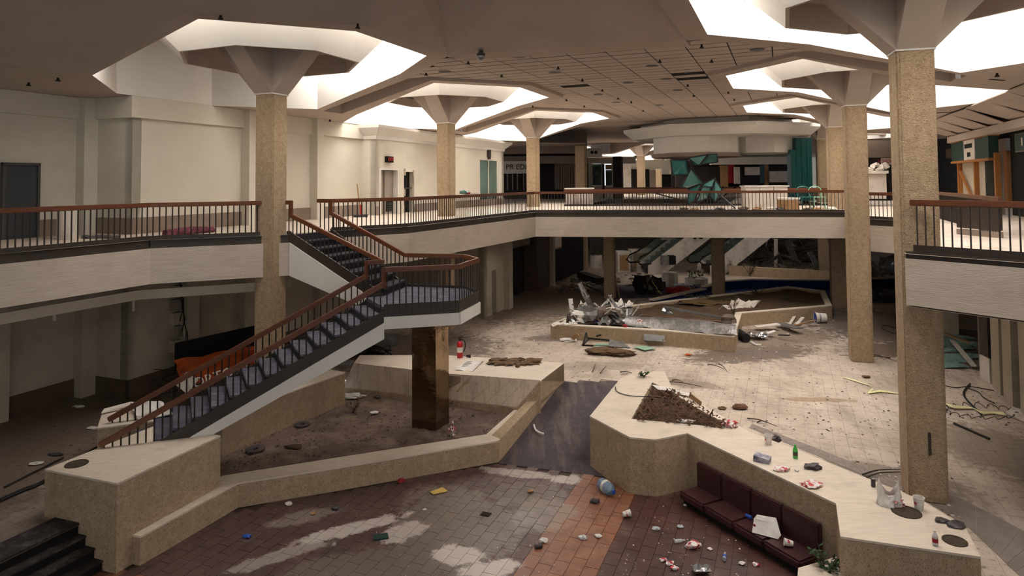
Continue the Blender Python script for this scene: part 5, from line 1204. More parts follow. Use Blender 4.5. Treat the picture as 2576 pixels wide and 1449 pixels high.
lit = [(1368, 1363, .06, 'paper', 'crushed white cup just above the black can'), (1505, 1351, .045, 'paper', 'crumpled white napkin on the orange tiles'), (1651, 1332, .05, 'plastic', 'clear plastic lid on the dark tiles below the jug'), (1711, 1326, .04, 'plastic', 'tiny clear plastic cup in front of the banquette'), (1467, 1355, .05, 'plastic', 'clear plastic spoon scrap left of the white napkin'),
       (1744, 1376, .09, 'wrap', 'large red and white wrapper in front of the banquette'), (1785, 1382, .035, 'paper', 'small cream paper ball right of the red wrapper'), (1669, 1411, .045, 'wrap', 'small red wrapper, left of a row of three'), (1686, 1420, .045, 'wrap', 'small red wrapper, middle of a row of three'), (1696, 1431, .045, 'wrap', 'small red wrapper, right of a row of three'),
       (1866, 1419, .04, 'paper', 'white paper ball nearest the banquette base'), (1901, 1422, .04, 'wrap', 'pink white wrapper under the banquette seat'), (1725, 1272, .03, 'paper', 'tiny white paper bit by the planter foot'), (727, 1270, .05, 'paper', 'white paper ball under the bench wall'), (788, 1293, .04, 'tan', 'tan paper scrap near the bench wall'), (622, 1352, .05, 'bluebit', 'blue plastic ring on the dark tiles'), (843, 1280, .06, 'foil', 'dark flat scrap on the dark tiles'), (1068, 1283, .03, 'paper', 'small white chip left of the floor drain'), (1335, 1238, .045, 'tan', 'tan leaf in the wet puddle'), (1010, 1212, .06, 'rlabel', 'dark red rag at the foot of the bench')]
for k, (px, py, r, m, lab) in enumerate(lit): crumple('litter', lab, 'litter', px, py, ZP, (r*1.3, r, r*.6), m, 60+k)
bottle('clear water bottle lying near the paper balls', 1822, 1412, ZP, .2, .032, 'plastic', 'paper', 'bluebit', lying=1.2)
bottle('clear bottle lying on the dark tiles above the red wrapper', 1697, 1366, ZP, .18, .03, 'plastic', 'paper', None, lying=.2)
c = P(1764, 1440, ZP); t = thing('foil_tray', 'crushed foil food tray at the bottom frame edge', 'tray', (c.x, c.y, ZP)); MB().sheet(lambda i, j: (c.x+(i-.5)*.26, c.y+(j-.5)*.18, ZP+.01+.06*(max(abs(i-.5), abs(j-.5))*2)**3+.02*NS.noise(Vector((i*4, j*4, 1)))), 8, 8, .005).build('tray_body', M['silver'], t)
# on the banquette
c = P(1925, 1352, -.39); t = thing('carry_bag', 'white paper takeaway bag leaning on the banquette seat', 'bag', (c.x, c.y, -.39))
b4 = [P(1890, 1340, -.385), P(1958, 1358, -.385), P(1945, 1312, -.2), P(1895, 1303, -.22)]
m_ = MB(); nrm_ = Vector((-ns.x, -ns.y, 0))*.09; m_.hexa(b4, [p+nrm_*.9+Vector((0, 0, .05)) for p in b4]); m_.build('bag_body', M['paper'], t, bevel=.01)
MB().tube(smooth([b4[3]+Vector((0.03, 0, 0)), b4[3]+Vector((.06, -.05, .05)), b4[2]+Vector((-.04, 0, 0))]), .004, 5).build('handle', M['paper'], t)
a, b_ = b4[0].lerp(b4[3], .5), b4[1].lerp(b4[2], .5); f_ = Vector((ns.x, ns.y, 0))*.004; MB().bar(a.lerp(b_, .05)+f_, a.lerp(b_, .15)+f_, .004, .06).build('print', M['rlabel'], t)
cup('white paper cup lying on the banquette seat near its end', 1995, 1376, -.39, .13, lying=2.9)
c = P(1876, 1300, -.39); t = thing('drink_can', 'blue and white drink can on the banquette seat', 'can', (c.x, c.y, -.39)); MB().lathe([(0, 0), (.026, 0), (.03, .01), (.03, .1), (.025, .11), (0, .11)], c+Vector((0, 0, .03)), 12, Matrix.Rotation(-.9, 3, 'Z') @ Matrix.Rotation(math.pi/2, 3, 'Y')).build('can_body', M['bluebit'], t)
# white bent strip on the ramp
def rz(px, py):   # ramp height by fraction
    for k in range(30):
        z = -.63+.63*k/29; p = P(px, py, z); f = (p-rampA).dot((rampD-rampA).normalized())/(rampD-rampA).length
        if f*.63-.63 <= z: return z
    return 0
cable('white bent plastic strip on the dark ramp', [P(1343, 1068, rz(1343, 1068)+.02), P(1347, 1080, rz(1347, 1080)+.02), P(1356, 1087, rz(1356, 1087)+.02), P(1368, 1091, rz(1368, 1091)+.02)], .022, 'plastic_strip', 'paper', 'strip')
# ---- ground floor right: tape, rods, cables, twigs
tp = [P(2122, 950, .01), P(2150, 958, .03), P(2188, 970, .02), P(2197, 980, .05), P(2185, 990, .02), P(2215, 985, .03), P(2270, 992, .01)]
board('tape', 'pale yellow tape trailing over the tiles behind the near right column', 'tape', ([p for p in tp], [p+Vector((.02, .09, .02*(i % 2))) for i, p in enumerate(tp)]), .004, 'ytape')
single('metal_rod', MB().tube([P(2400, 1064, .03), P(2489, 1103, .03)], .022, 8), 'cable', 'long dark rod lying on the tiles right of the near column', 'rod')
tp = [P(2372, 1015, .02), P(2400, 1026, .05), P(2450, 1028, .03), P(2470, 1040, .06), P(2500, 1040, .03), P(2530, 1044, .05)]
board('tape', 'yellow and white tape among the coiled wire at the right edge', 'tape', ([p for p in tp], [p+Vector((.03, .12, .03*(i % 2))) for i, p in enumerate(tp)]), .004, 'ytape')
q = [P(2530, 1040, .02), P(2576, 1062, .02), P(2590, 1040, .08), P(2548, 1026, .08)]; single('board', MB().hexa(q, [p+Vector((0, 0, .03)) for p in q]), 'pale', 'white broken board at the right frame edge', 'board')
sp = [P(2470, 1032, .03)+Vector((.85*math.cos(a*.0+k*.0), 0, 0)) for k, a in enumerate([0])]
c = P(2466, 1034, .05); pts = [Vector((c.x+(.75+.05*math.cos(k*.9))*math.cos(k*.055), c.y+(.42+.05*math.sin(k*.9))*math.sin(k*.055), .05+.045*math.sin(k*.9))) for k in range(115)]
single('wire_coil', MB().tube(pts, .008, 5), 'cable', 'wide loop of coiled spring wire on the tiles at the right', 'wire')
for k, (pp, lab) in enumerate(((((2372, 968), (2405, 975), (2440, 972), (2500, 982)), 'thin dark cable crossing the tiles beside the near right column'), (((2440, 965), (2425, 985), (2432, 1005), (2470, 1043)), 'curved thick black hose above the wire coil'), (((2430, 975), (2460, 985), (2475, 1000), (2502, 1014)), 'thin bent wire right of the black hose'), (((2270, 830), (2225, 818), (2222, 828), (2262, 842), (2280, 845)), 'loop of dark cable on the floor between the right columns'))):
    cable(lab, [P(*p, .03) for p in pp], .022 if k == 1 else .012)
sticks = [((1880, 1052), (1955, 1072)), ((1905, 1062), (1930, 1063)), ((1780, 917), (1822, 928)), ((1808, 915), (1830, 935)), ((2240, 900), (2110, 893)), ((1672, 960), (1765, 972)), ((1690, 956), (1720, 962)), ((2170, 1193), (2270, 1180)), ((2180, 1200), (2265, 1187)), ((1560, 935), (1600, 942)), ((1490, 935), (1497, 915)), ((1510, 938), (1525, 920)), ((2185, 890), (2260, 910))]
sk = [ 'long', 'short', 'thin', 'crooked', 'dark', 'bark covered', 'broken', 'pale', 'splintered', 'curved', 'forked', 'bent', 'flat']
wh = ['behind the long planter', 'beside the long twig behind the planter', 'on the tiles below the rubble planter', 'crossing the thin twig on the tiles', 'at the foot of the second right column', 'at the back edge of the long planter', 'above the bark stick by the planter', 'at the foot of the nearest column', 'among debris at the nearest column foot', 'at the top of the ramp', 'left of the ramp top', 'at the middle of the ramp top', 'right of the second column foot']
for (a, b_), s_, w_ in zip(sticks, sk, wh):
    p, q = P(*a, .03), P(*b_, .03); m_ = MB().tube(smooth([p, p.lerp(q, .4)+Vector((.03, .05, .02)), q], 4), [.016-.0012*i for i in range(9)], 6)
    single('twig', m_, 'stick', s_+' twig '+w_, 'twig')
for k, (px, py, r, lab) in enumerate(((1817, 1029, .1, 'dark dirt clod behind the long planter'), (1861, 1028, .17, 'curled brown bark on the tiles'), (1731, 894, .1, 'orange brick chip on the tiles below the rubble planter'), (2180, 950, .1, 'small rust coloured scrap above the yellow tape'))):
    crumple('chip', lab, 'debris', px, py, .0, (r, r*.7, r*.35), ['dirt', 'leafdry', 'orange', 'dirt'][k], 90+k)
# bucket
c = P(2064, 812, 0); t = thing('bucket', 'white and blue bucket lying at the corner of the rubble planter', 'bucket', (c.x, c.y, 0)); rot = Matrix.Rotation(math.pi-.1, 3, 'Z') @ Matrix.Rotation(math.pi/2, 3, 'Y'); o_ = Vector((c.x+.2, c.y, .19))
MB().lathe([(.16, 0), (.19, .38), (.2, .38), (.2, .35), (.185, .34)], o_, 20, rot).build('bucket_wall', M['paper'], t); MB().lathe([(.165, .1), (.182, .26)], o_+Vector((0, 0, 0)), 20, rot).build('label_wrap', M['wrapblue'], t); MB().lathe([(0, .02), (.155, .02), (.18, .37)], o_, 20, rot).build('dark_inside', M['bluebit'], t)
# shelf unit on the right
c = P(2535, 962, 0); t = thing('shelf_unit', 'low pale shelf unit lying against the lower right shop', 'shelf', (c.x, c.y, 0)); a_, b_ = P(2493, 965, 0), P(2600, 968, 0)
MB().vbar(a_, a_+Vector((.1, .5, 0)), .05, 0, .62).build('side', M['pale'], t); MB().vbar(a_, b_, .35, .5, .56).build('top_shelf', M['greywall'], t); MB().vbar(a_, b_, .3, .02, .1).build('bottom_shelf', M['greywall'], t)
# ---- teal glass debris in the lower right shop
tg = thing('glass_debris', 'heap of greenish broken glass in the lower right shop', 'debris', P(2410, 890, 0))
for k in range(26):
    r_ = random.Random(k+200); p = P(r_.uniform(2365, 2450), r_.uniform(850, 925), 0); blob(p, (r_.uniform(.2, .5), r_.uniform(.15, .3), .06), k, .7, 2).build('shard_heap', M['glassdebris'], tg)
single('plank', MB().bar(P(2395, 855, .3), P(2450, 920, .1), .12, .05), 'pale', 'long pale plank lying across the green glass heap', 'plank')
single('plank', MB().bar(P(2375, 838, .5), P(2440, 862, .3), .2, .04), 'tan', 'tan broken board at the back of the green glass heap', 'plank')
# ================================================================ RUBBLE PLANTER, BACK AREA, GALLERY THINGS, CEILING FIXTURES
def zp(x, y): return 1360+x/4.77, 680+y/4.77
def at(x, y, d):   # rubble close up coordinates and a depth
    a = zp(x, y); return PD(a[0], a[1], d)
M['grey_metal'] = mat('grey_sheet_metal', '#8d8c8b', '#6f6d6b', 5, .4, .2, 8, metal=.6)
M['dirtyduct'] = mat('dirty_silver_duct', '#9a9794', '#6f6a66', 9, .38, .5, 16, metal=.75, dirt=[('#4c443e', 5, .5, .7, .7), ('#c9c7c4', 11, .62, .72, .6)])
M['darkglassmetal'] = mat('black_frame_metal', '#211e1d', rough=.4)
pipe = thing('metal_pipe', 'bright silver duct pipe sticking up out of the rubble heap', 'pipe', at(590, 400, 23.6))
MB().tube([at(465, 150, 23.4), at(515, 250, 23.4)], .085, 12).build('pipe_length', M['shiny'], pipe); MB().tube([at(512, 245, 23.4), at(575, 370, 23.5), at(600, 430, 23.5)], .1, 12).build('pipe_length', M['shiny'], pipe); MB().tube([at(548, 310, 23.45), at(556, 328, 23.45)], .115, 12).build('pipe_band', M['silver'], pipe)
duct = thing('flattened_duct', 'long flattened silver duct lying along the front of the rubble planter', 'duct', at(1600, 680, 21.9))
a, b_ = at(880, 612, 23.0), at(2340, 735, 20.9); n_ = 26
def dfn(i, j):
    p = a.lerp(b_, i); up = Vector((.1*(j-.5)*2, .5*(j-.5)*2, .3*math.sin(j*math.pi)+.06*NS.noise(Vector((i*12, j*3, 2)))-.02)); return p+up*(.75+.25*math.sin(i*3.1))
m_ = MB().sheet(dfn, 30, 8, .012); m_.sm = True; m_.build('duct_skin', M['dirtyduct'], duct)
for k in range(9): p = a.lerp(b_, .5+k*.055); MB().bar(p+Vector((0, .15, .1)), p+Vector((.02, .5, .05)), .015, .015).build('wire_rib', M['metal'], duct)
tr = thing('lattice_beam', 'dark metal lattice beam with rungs lying across the rubble planter', 'beam', at(1900, 520, 23))
for o in (0, .22):
    MB().bar(at(1500, 455, 23.4)+Vector((0, o, .02)), at(2280, 600, 22.2)+Vector((0, o, .02)), .05, .05).build('rail', M['grey_metal'], tr)
for k in range(11): p = at(1500, 455, 23.4).lerp(at(2280, 600, 22.2), (k+.5)/11); MB().bar(p, p+Vector((0.02, .22, .02)), .03, .03).build('rung', M['metal'], tr)
single('steel_beam', MB().bar(at(1190, 548, 23.6), at(2235, 632, 21.9), .16, .1), 'rust', 'rusty brown beam lying behind the flattened duct', 'beam')
q = [at(1480, 440, 23.6), at(1590, 520, 23.4), at(1570, 545, 23.2), at(1455, 480, 23.4)]; single('metal_sheet', MB().hexa(q, [p+Vector((0, .1, .03)) for p in q]), 'shiny', 'bright bent metal tray at the upper end of the lattice beam', 'sheet')
bars = [((640, 565), (860, 672), .07, 'tan', 'tan wooden stick slanting down over the planter front', 22.7), ((345, 452), (500, 540), .08, 'pale', 'pale board end at the left of the rubble heap', 23.0), ((640, 390), (775, 505), .09, 'pale', 'pale stick beside the upright silver pipe', 23.3), ((330, 510), (470, 550), .12, 'grey_metal', 'corrugated grey strip at the left of the heap', 22.9), ((450, 640), (740, 625), .05, 'stick', 'thin dark bar lying just behind the planter front edge', 22.6), ((810, 620), (870, 680), .03, 'rust', 'short rusty rod beside the tan stick', 22.6),
        ((1620, 620), (1750, 600), .08, 'stick', 'dark broken slat on the flattened duct', 22.3), ((1890, 590), (1960, 660), .03, 'paper', 'thin white rod standing on the flattened duct', 21.9), ((610, 590), (740, 640), .05, 'bluebit', 'blue plastic strip in the heap', 22.7), ((1000, 680), (1130, 690), .06, 'rust', 'red brown lump strip on the planter front edge', 22.4)]
for a0, a1, w_, m, lab, d in bars: single('bar', MB().bar(at(*a0, d), at(*a1, d-.1), w_, w_*.4), m, lab, 'bar')
def bent(name, lab, pts, d, m, cat='sheet', amp=.06, seed=1):
    q = [at(*p, d+o) for p, o in zip(pts, (0, 0, .35, .35))]
    return single(name, MB().sheet(lambda i, j: q[0].lerp(q[1], i).lerp(q[3].lerp(q[2], i), j)+Vector((0, 0, amp*NS.noise(Vector((i*3, j*3, seed))))), 7, 5, .015), m, lab, cat)
bent('metal_sheet', 'curved grey metal sheet under the cardboard at the heap centre', [(440, 625), (590, 560), (650, 480), (470, 560)], 22.7, 'grey_metal', seed=2)
bent('cardboard', 'brown cardboard flap standing in the rubble heap', [(585, 555), (650, 560), (660, 505), (600, 470)], 22.65, 'tan', 'cardboard', seed=3)
bent('metal_sheet', 'wide flat grey metal tray at the back of the heap', [(800, 490), (1110, 470), (1115, 435), (760, 450)], 23.6, 'grey_metal', seed=4)
bent('metal_sheet', 'dark edged grey panel leaning under the wide tray', [(830, 570), (1090, 520), (1110, 460), (900, 530)], 23.1, 'grey_metal', seed=5)
bent('metal_sheet', 'pointed grey sheet standing behind the heap', [(720, 420), (800, 400), (855, 290), (770, 380)], 23.9, 'grey_metal', seed=6)
bent('foil', 'shiny foil hanging over the planter front edge', [(395, 690), (440, 740), (400, 580), (330, 600)], 22.3, 'shiny', 'foil', .12, 7)
bent('foil', 'crumpled silver foil in the middle of the heap', [(520, 590), (760, 570), (800, 520), (480, 500)], 22.95, 'shiny', 'foil', .2, 8)
bent('insulation', 'white crumpled insulation at the top of the heap', [(440, 470), (560, 440), (560, 380), (470, 390)], 23.2, 'paper', 'insulation', .15, 9)
bent('insulation', 'torn cream foam slab at the back of the heap', [(860, 440), (1000, 430), (990, 370), (830, 380)], 23.8, 'paper', 'insulation', .2, 10)
bent('insulation', 'torn cream foam piece with a raised corner at the right of the heap', [(1010, 420), (1090, 430), (1120, 370), (1010, 390)], 23.8, 'paper', 'insulation', .15, 11)
bent('paper_scrap', 'pale curled strips on the left planter corner', [(130, 660), (300, 640), (310, 615), (150, 625)], 22.4, 'paper', 'scrap', .1, 12)
bent('metal_sheet', 'grey sheet spread under the silver foil', [(700, 620), (1000, 600), (1000, 540), (760, 540)], 22.9, 'grey_metal', 'sheet', .1, 13)
for k, (x, y, r, m, lab) in enumerate(((560, 520, .4, 'grey_metal', 'large crushed metal lump at the heap core'), (470, 560, .3, 'paper', 'crushed pale lump left of the heap core'), (700, 540, .35, 'rubble', 'dark tangle right of the heap core'), (860, 400, .25, 'rubble', 'dark wire tangle under the foam slab'), (1190, 490, .09, 'wrap', 'small pink scrap on the planter soil'), (1010, 665, .09, 'rlabel', 'small red scrap at the planter front edge'), (2090, 715, .14, 'paper', 'white scrap on the flattened duct'), (2000, 670, .14, 'wrap', 'pinkish rag on the flattened duct'), (2250, 590, .25, 'rubble', 'dark twisted lump at the right end of the lattice beam'))):
    p = at(x, y, 22.9 if x < 1000 else 22.0); single('lump', blob(Vector((p.x, p.y, min(p.z-r*.5, .62))), (r, r*.8, r*.7), k+120, .8, 2), m, lab, 'lump')
# many more scraps of the heap
used_ = set(); r_ = random.Random(88); kinds = [('grey_metal', 'grey metal strip'), ('pale', 'pale lath'), ('silver', 'silver strip'), ('stick', 'dark stick'), ('grey_metal', 'bent grey bar'), ('paper', 'white torn strip')]
spots_ = ['by the left corner', 'left of the pipe', 'at the pipe foot', 'under the cardboard', 'before the cream foam', 'on its right side', 'by the duct end']
for k in range(42):
    x, y = r_.uniform(330, 1100), r_.uniform(440, 640); d = 23.6-(y-440)/200*1.1
    p = at(x, y, d); v = Vector((r_.uniform(-1, 1), r_.uniform(-.6, .6), r_.uniform(-.3, .7))).normalized(); m_, nm = kinds[k % 6]
    q = p+v*r_.uniform(.3, .8)
    p.z = min(p.z, .95)
    if q.z < .5: q.z = .5
    if p.z < .5: p.z = .5
    lb = ('long ' if (q-p).length > .55 else 'short ')+('upright ' if abs((q-p).normalized().z) > .35 else 'lying ')+nm+' in the heap '+spots_[int((x-330)/770*6.99)]+(', low' if y > 540 else ', high up')
    if lb in used_: continue
    used_.add(lb); single('scrap_strip', MB().bar(p, q, r_.uniform(.03, .16), r_.uniform(.015, .03)), m_, lb, 'scrap', 'strips in the rubble heap')
for k in range(10):
    x, y = r_.uniform(380, 1000), r_.uniform(450, 620); d = 23.5-(y-440)/200*1.1; p = at(x, y, d); p.z = max(p.z-.15, .42)
    single('lump', blob(p, (r_.uniform(.15, .3), .2, .16), 600+k, .9, 2), ['grey_metal', 'rubble', 'silver', 'paper', 'rubble'][k % 5], ['crushed grey', 'dark', 'silvery', 'white', 'black'][k % 5]+' crumpled lump in the heap '+['low at the left', 'high at the left', 'low in the middle', 'high in the middle', 'low at the right', 'high at the right', 'behind the pipe', 'before the pipe', 'under the tray', 'at the rear'][k], 'lump')
# in front of the planter
fr_ = thing('bent_cradle', 'black metal frame lying on the tiles before the rubble planter', 'frame', P(1520, 868, 0))
for a0, a1 in (((1465, 868, .02), (1584, 874, .02)), ((1475, 838, .6), (1466, 868, .02)), ((1475, 838, .6), (1478, 850, .25)), ((1465, 868, .02), (1480, 852, .15)), ((1478, 850, .25), (1535, 856, .2)), ((1500, 845, .3), (1512, 842, .35))):
    MB().bar(P(*a0), P(*a1), .05, .05).build('bar', M['darkglassmetal'], fr_)
bent('metal_sheet', 'grey pointed panel lying on the black frame', [(810, 905), (1080, 930), (990, 860), (830, 825)], 20.6, 'grey_metal', seed=21, amp=.03)
c = P(1645, 868, 0); t = thing('metal_box', 'dented grey metal light housing before the rubble planter', 'housing', (c.x, c.y, 0)); MB().box((c.x, c.y, .12), (.65, .35, .2), -.15, (-.3, .05)).build('housing_body', M['silver'], t, bevel=.01); MB().box((c.x+.26, c.y-.18, .16), (.06, .04, .06)).build('dark_hole', M['black'], t)
for k, (poly, lab) in enumerate((([(1492, 872), (1548, 875), (1552, 866), (1500, 864)], 'pale green glass sheet under the black frame'), ([(1592, 872), (1622, 881), (1652, 876), (1618, 870)], 'pale green glass sheet by the metal housing'))):
    q = [P(*p, .02+.03*k) for p in poly]; single('glass_sheet', MB().hexa(q, [p+Vector((0, 0, .015)) for p in q]), 'greenpane', lab, 'glass')
for k, (px, py, r, lab) in enumerate(((1520, 889, .45, 'long brown dirt pile on the tiles below the green glass'), (1560, 894, .35, 'smaller brown dirt pile right of the long one'))): crumple('dirt_pile', lab, 'dirt', px, py, 0, (r*1.3, r*.6, .1), 'dirt', 140+k, sub=3)
board('board', 'tan broken board end leaning on the left planter front', 'board', ([P(1436, 848, .1), P(1444, 856, 0)], [P(1450, 836, .45), P(1458, 842, .4)]), .03, 'tan')
crumple('paper_scrap', 'white paper heap at the left planter foot', 'scrap', 1432, 858, 0, (.25, .15, .06), 'paper', 143)
# right half of the planter
bent('board', 'large folded white board lying in the right half of the planter', [(2130, 480), (2500, 480), (2640, 360), (2330, 385)], 25.0, 'pale', 'board', .3, 30)
plant('dry yellow stalk plant beside the folded white board', 1845, 790, .45, .8, 10, 'leafdry', 31, .3, 'dead_plant')
for k, (px, py) in enumerate(((1750, 752), (1815, 762), (2000, 758), (1905, 742))): plant(['creeping green weeds at the rear left of the planter soil', 'green weeds beside the tan grass patch', 'green weeds in the right end of the planter', 'green weeds along the rear planter rim'][k], px, py, .4, .3, 14, seed=33+k, spread=.8, name='weed')
M['deadgrass'] = mat('dead_grass', '#6f5a3c', '#5c4930', 14, 1, .6, 30)
crumple('grass_patch', 'flat tan dead grass patch in the planter', 'grass', 1775, 763, .42, (.9, .5, .06), 'deadgrass', 144, sub=3)
scr = [((1862, 810), (1880, 795), .25, 'pale', 'pale plank leaning on the planter corner'), ((1900, 822), (1960, 815), .3, 'pale', 'pale sheet in the scrap heap by the planter'), ((1960, 812), (2010, 826), .35, 'grey_metal', 'grey panel in the scrap heap by the planter'), ((1985, 818), (2000, 793), .1, 'pale', 'white strip standing in the scrap heap'), ((2005, 815), (2020, 798), .12, 'pale', 'short white board standing in the scrap heap'), ((2000, 818), (2052, 805), .06, 'tan', 'tan stick pointing at the white bucket'), ((1960, 842), (1985, 843), .1, 'cable', 'black flat bar before the scrap heap'), ((1930, 838), (1950, 832), .2, 'paper', 'torn white sheet right of the silver reflector')]
for (a0, a1, w_, m, lab) in scr: single('plank', MB().bar(P(*a0, .12 if a0[1] > 800 else .5), P(*a1, .2), w_, .03), m, lab, 'plank')
single('black_tube', MB().tube([P(1860, 838, .15), P(1878, 850, .15)], .14, 14), 'cable', 'fat black tube lying at the planter corner', 'tube')
c = P(1908, 848, .05); single('torn_reflector', MB().sheet(lambda i, j: c+Vector(((i-.5)*.55, (j-.5)*.5, .06+.18*(i-.5)**2+.1*NS.noise(Vector((i*4, j*4, 5))))), 7, 6, .01), 'shiny', 'bright torn silver reflector sheet on the tiles by the black tube', 'sheet')
cable('white bent strip on the tiles below the reflector', [P(1890, 860, .03), P(1900, 866, .03), P(1915, 868, .03)], .035, 'plastic_strip', 'paper', 'strip')
# ---- floor debris: chips nobody could count
def scatter(name, label, regions, n, mats, seed, z, smin, smax):
    r_ = random.Random(seed); m_ = MB()
    for k in range(n):
        x0, y0, x1, y1 = regions[k % len(regions)]
        p = P(r_.uniform(x0, x1), r_.uniform(y0, y1), z)
        if z == 0 and (inpoly(xy(p), floorpit) or not walls_keep(p) or inpoly(xy(p), [xy(v) for v in mp_out])): continue
        s_ = r_.uniform(smin, smax); m_.box((p.x, p.y, z), (s_, s_*r_.uniform(.3, 1.2), s_*.3), r_.uniform(0, 3), (r_.uniform(-.3, .3), r_.uniform(-.3, .3)))
    o = m_.build(name, M[mats], None); tag(o, label, 'debris', kind='stuff')
scatter('floor_debris', 'dark crumbs and chips strewn over the pale ground floor', [(1430, 870, 2270, 1000), (1180, 770, 1480, 900), (2380, 900, 2576, 1080), (1860, 1000, 2250, 1100), (1900, 800, 2140, 880), (2150, 1160, 2400, 1330), (0, 1030, 240, 1280)], 480, 'rubble', 1, 0, .012, .045)
sl2 = MB(); r_ = random.Random(31)
for k in range(1100):
    p = P(r_.uniform(560, 1290), r_.uniform(975, 1185), -.29)
    if not inpoly(xy(p), gp): continue
    s_ = r_.uniform(.012, .045); sl2.box((p.x, p.y, -.31+r_.uniform(0, .03)), (s_, s_*r_.uniform(.3, 1), s_*.5), r_.uniform(0, 3), (r_.uniform(-.4, .4), r_.uniform(-.4, .4)))
o = sl2.build('soil_crumbs', M['soil'], None); tag(o, 'loose clods and crumbs on the large soil bed', 'debris', kind='stuff')
scatter('plaster_chips', 'white plaster chips strewn over the pale ground floor', [(1200, 780, 1500, 860), (1880, 790, 2100, 860), (1700, 870, 2000, 930), (2200, 1170, 2420, 1330), (2380, 930, 2576, 1050)], 260, 'pale', 2, 0, .015, .06)
scatter('pit_crumbs', 'small white crumbs on the pit tiles', [(620, 1230, 1500, 1449), (1250, 1190, 1700, 1449), (1560, 1300, 1900, 1449)], 200, 'paper', 3, ZP, .008, .022)
scatter('dark_chips', 'dark rubble strewn on the shadowed ground floor behind the bridge', [(1400, 690, 1640, 740), (1850, 600, 2100, 690), (2140, 690, 2270, 750)], 500, 'rubble', 4, 0, .06, .3)
# rubble mass under the far side
rb = thing('rubble_heap', 'dark heap of collapsed rubble behind the pool', 'rubble', (16, 44, 0))
for k in range(34):
    r_ = random.Random(k+300); p = P(r_.uniform(1860, 2090), r_.uniform(628, 690), 0); q = Vector((r_.uniform(-1, 1), r_.uniform(-.5, .5), r_.uniform(0, .5))).normalized()
    (MB().bar(p+Vector((0, 0, .15)), p+q*r_.uniform(.8, 2.2)+Vector((0, 0, .2)), r_.uniform(.1, .5), .06)).build('broken_piece', M[['rubble', 'pale', 'grey_metal', 'rubble', 'darkwall'][k % 5]], rb)
for k in range(10):
    r_ = random.Random(k+340); p = P(r_.uniform(1880, 2080), r_.uniform(625, 668), 0); blob(p, (1.1, .7, .45), k+340, .6, 2).build('rubble_mound', M['rubble'], rb)
for k, (px, py) in enumerate(((2200, 700), (2240, 690), (2260, 672))): p = P(px, py, 0); single('lump', blob(p, (.7, .5, .5), 360+k, .8, 2), ['rubble', 'grey_metal', 'rust'][k], ['dark crushed lump right of the second column', 'grey crushed chair frame lump right of the second column', 'rusty crushed lump at the pool end'][k], 'lump')
# far planters behind the pool
fpz = [P(1835, 668, .5), P(2095, 682, .5), P(2300, 660, .5)]
t = thing('planter_bed', 'long low planter with dark shrubs behind the blue pool', 'planter', (16, 36, 0))
for a0, a1 in zip(fpz, fpz[1:]): MB().vbar(a0, a1, .35, 0, .5).build('planter_wall', M['agg2'], t)
for k in range(6): plant(['dark shrub behind the pool, first from the escalators', 'dark shrub behind the pool, second from the escalators', 'dark shrub behind the pool, third from the escalators', 'dark shrub behind the pool, fourth from the escalators', 'dark shrub behind the pool, fifth from the escalators', 'dark shrub behind the pool nearest the column'][k], 1845+k*42, 690+(k % 2)*5, .02, 1.0, 14, seed=50+k, spread=.6, name='shrub', cat='shrub')
# pots, boxes, machine
def octpot(label, px, py, h, r, green=True):
    c = P(px, py, 0); t = thing('plant_pot', label, 'pot', (c.x, c.y, 0)); MB().lathe([(0, 0), (r, 0), (r, h), (r*.86, h), (r*.86, h-.08), (0, h-.08)], c, 8, Matrix.Rotation(.4, 3, 'Z')).build('pot_wall', M['pale'], t)
    if green:
        l_ = MB(); rr = random.Random(int(px))
        for k in range(50):
            p = c+Vector((rr.uniform(-r, r)*.7, rr.uniform(-r, r)*.7, h+rr.uniform(-.05, .25))); d = Vector((rr.uniform(-1, 1), rr.uniform(-1, 1), rr.uniform(0, 1))).normalized()*.25; s_ = Vector((-d.y, d.x, 0))*.2; l_.quad(p, p+d*.5+s_, p+d, p+d*.5-s_)
        o = l_.build('foliage', M['green'], t); o['kind'] = 'stuff'
octpot('white octagonal pot with a dark plant beside the far column', 1500, 672, .75, .36); octpot('tall white octagonal pot before the escalator base', 1685, 722, .75, .4, False); octpot('low white octagonal pot right of the tall one', 1752, 724, .5, .55)
for k, (a0, a1, z0, z1, d, lab) in enumerate((((1551), (1583), 690, 642, 38.5, 'white plasterboard block with tan sides before the escalator'), ((1586), (1655), 690, 645, 39.5, 'long white plasterboard block behind the glass balustrade'))):
    c0, c1 = pl(a0, d), pl(a1, d); t = thing('plaster_block', lab, 'block', (c0.x, c0.y, 0)); m_ = MB(); n_ = Vector((0, 1.2)); m_.prism([xy(c0), xy(c1), xy(c1+n_), xy(c0+n_)], 0, 1.15); m_.build('board_body', M['pale'], t)
    m_ = MB(); e_ = (c1-c0).normalized(); m_.prism([xy(c0+e_*.12+Vector((0, -.02))), xy(c1-e_*.12+Vector((0, -.02))), xy(c1-e_*.12), xy(c0+e_*.12)], .1, 1.0); m_.build('tan_panel', M['tan'], t)
m_ = MB(); c0, c1 = P(1545, 752, .02), P(1745, 742, .02); single('rug', MB().prism([xy(c0), xy(c1), xy(P(1720, 712, 0)), xy(P(1480, 720, 0))], .005, .025), 'carpet', 'grey purple carpet spread before the escalators', 'rug')
mc_ = thing('broken_machine', 'dark wrecked machine with a tan belt on the purple carpet', 'machine', P(1640, 742, 0))
c = P(1645, 740, 0)
for k in range(9): r_ = random.Random(k+400); MB().box((c.x+r_.uniform(-.7, .5), c.y+r_.uniform(-.3, .4), r_.uniform(0, .3)), (r_.uniform(.3, .7), .4, r_.uniform(.2, .6)), r_.uniform(0, 3), (r_.uniform(-.4, .4), r_.uniform(-.4, .4))).build('casing', M['darkwall'] if k % 3 else M['metal'], mc_)
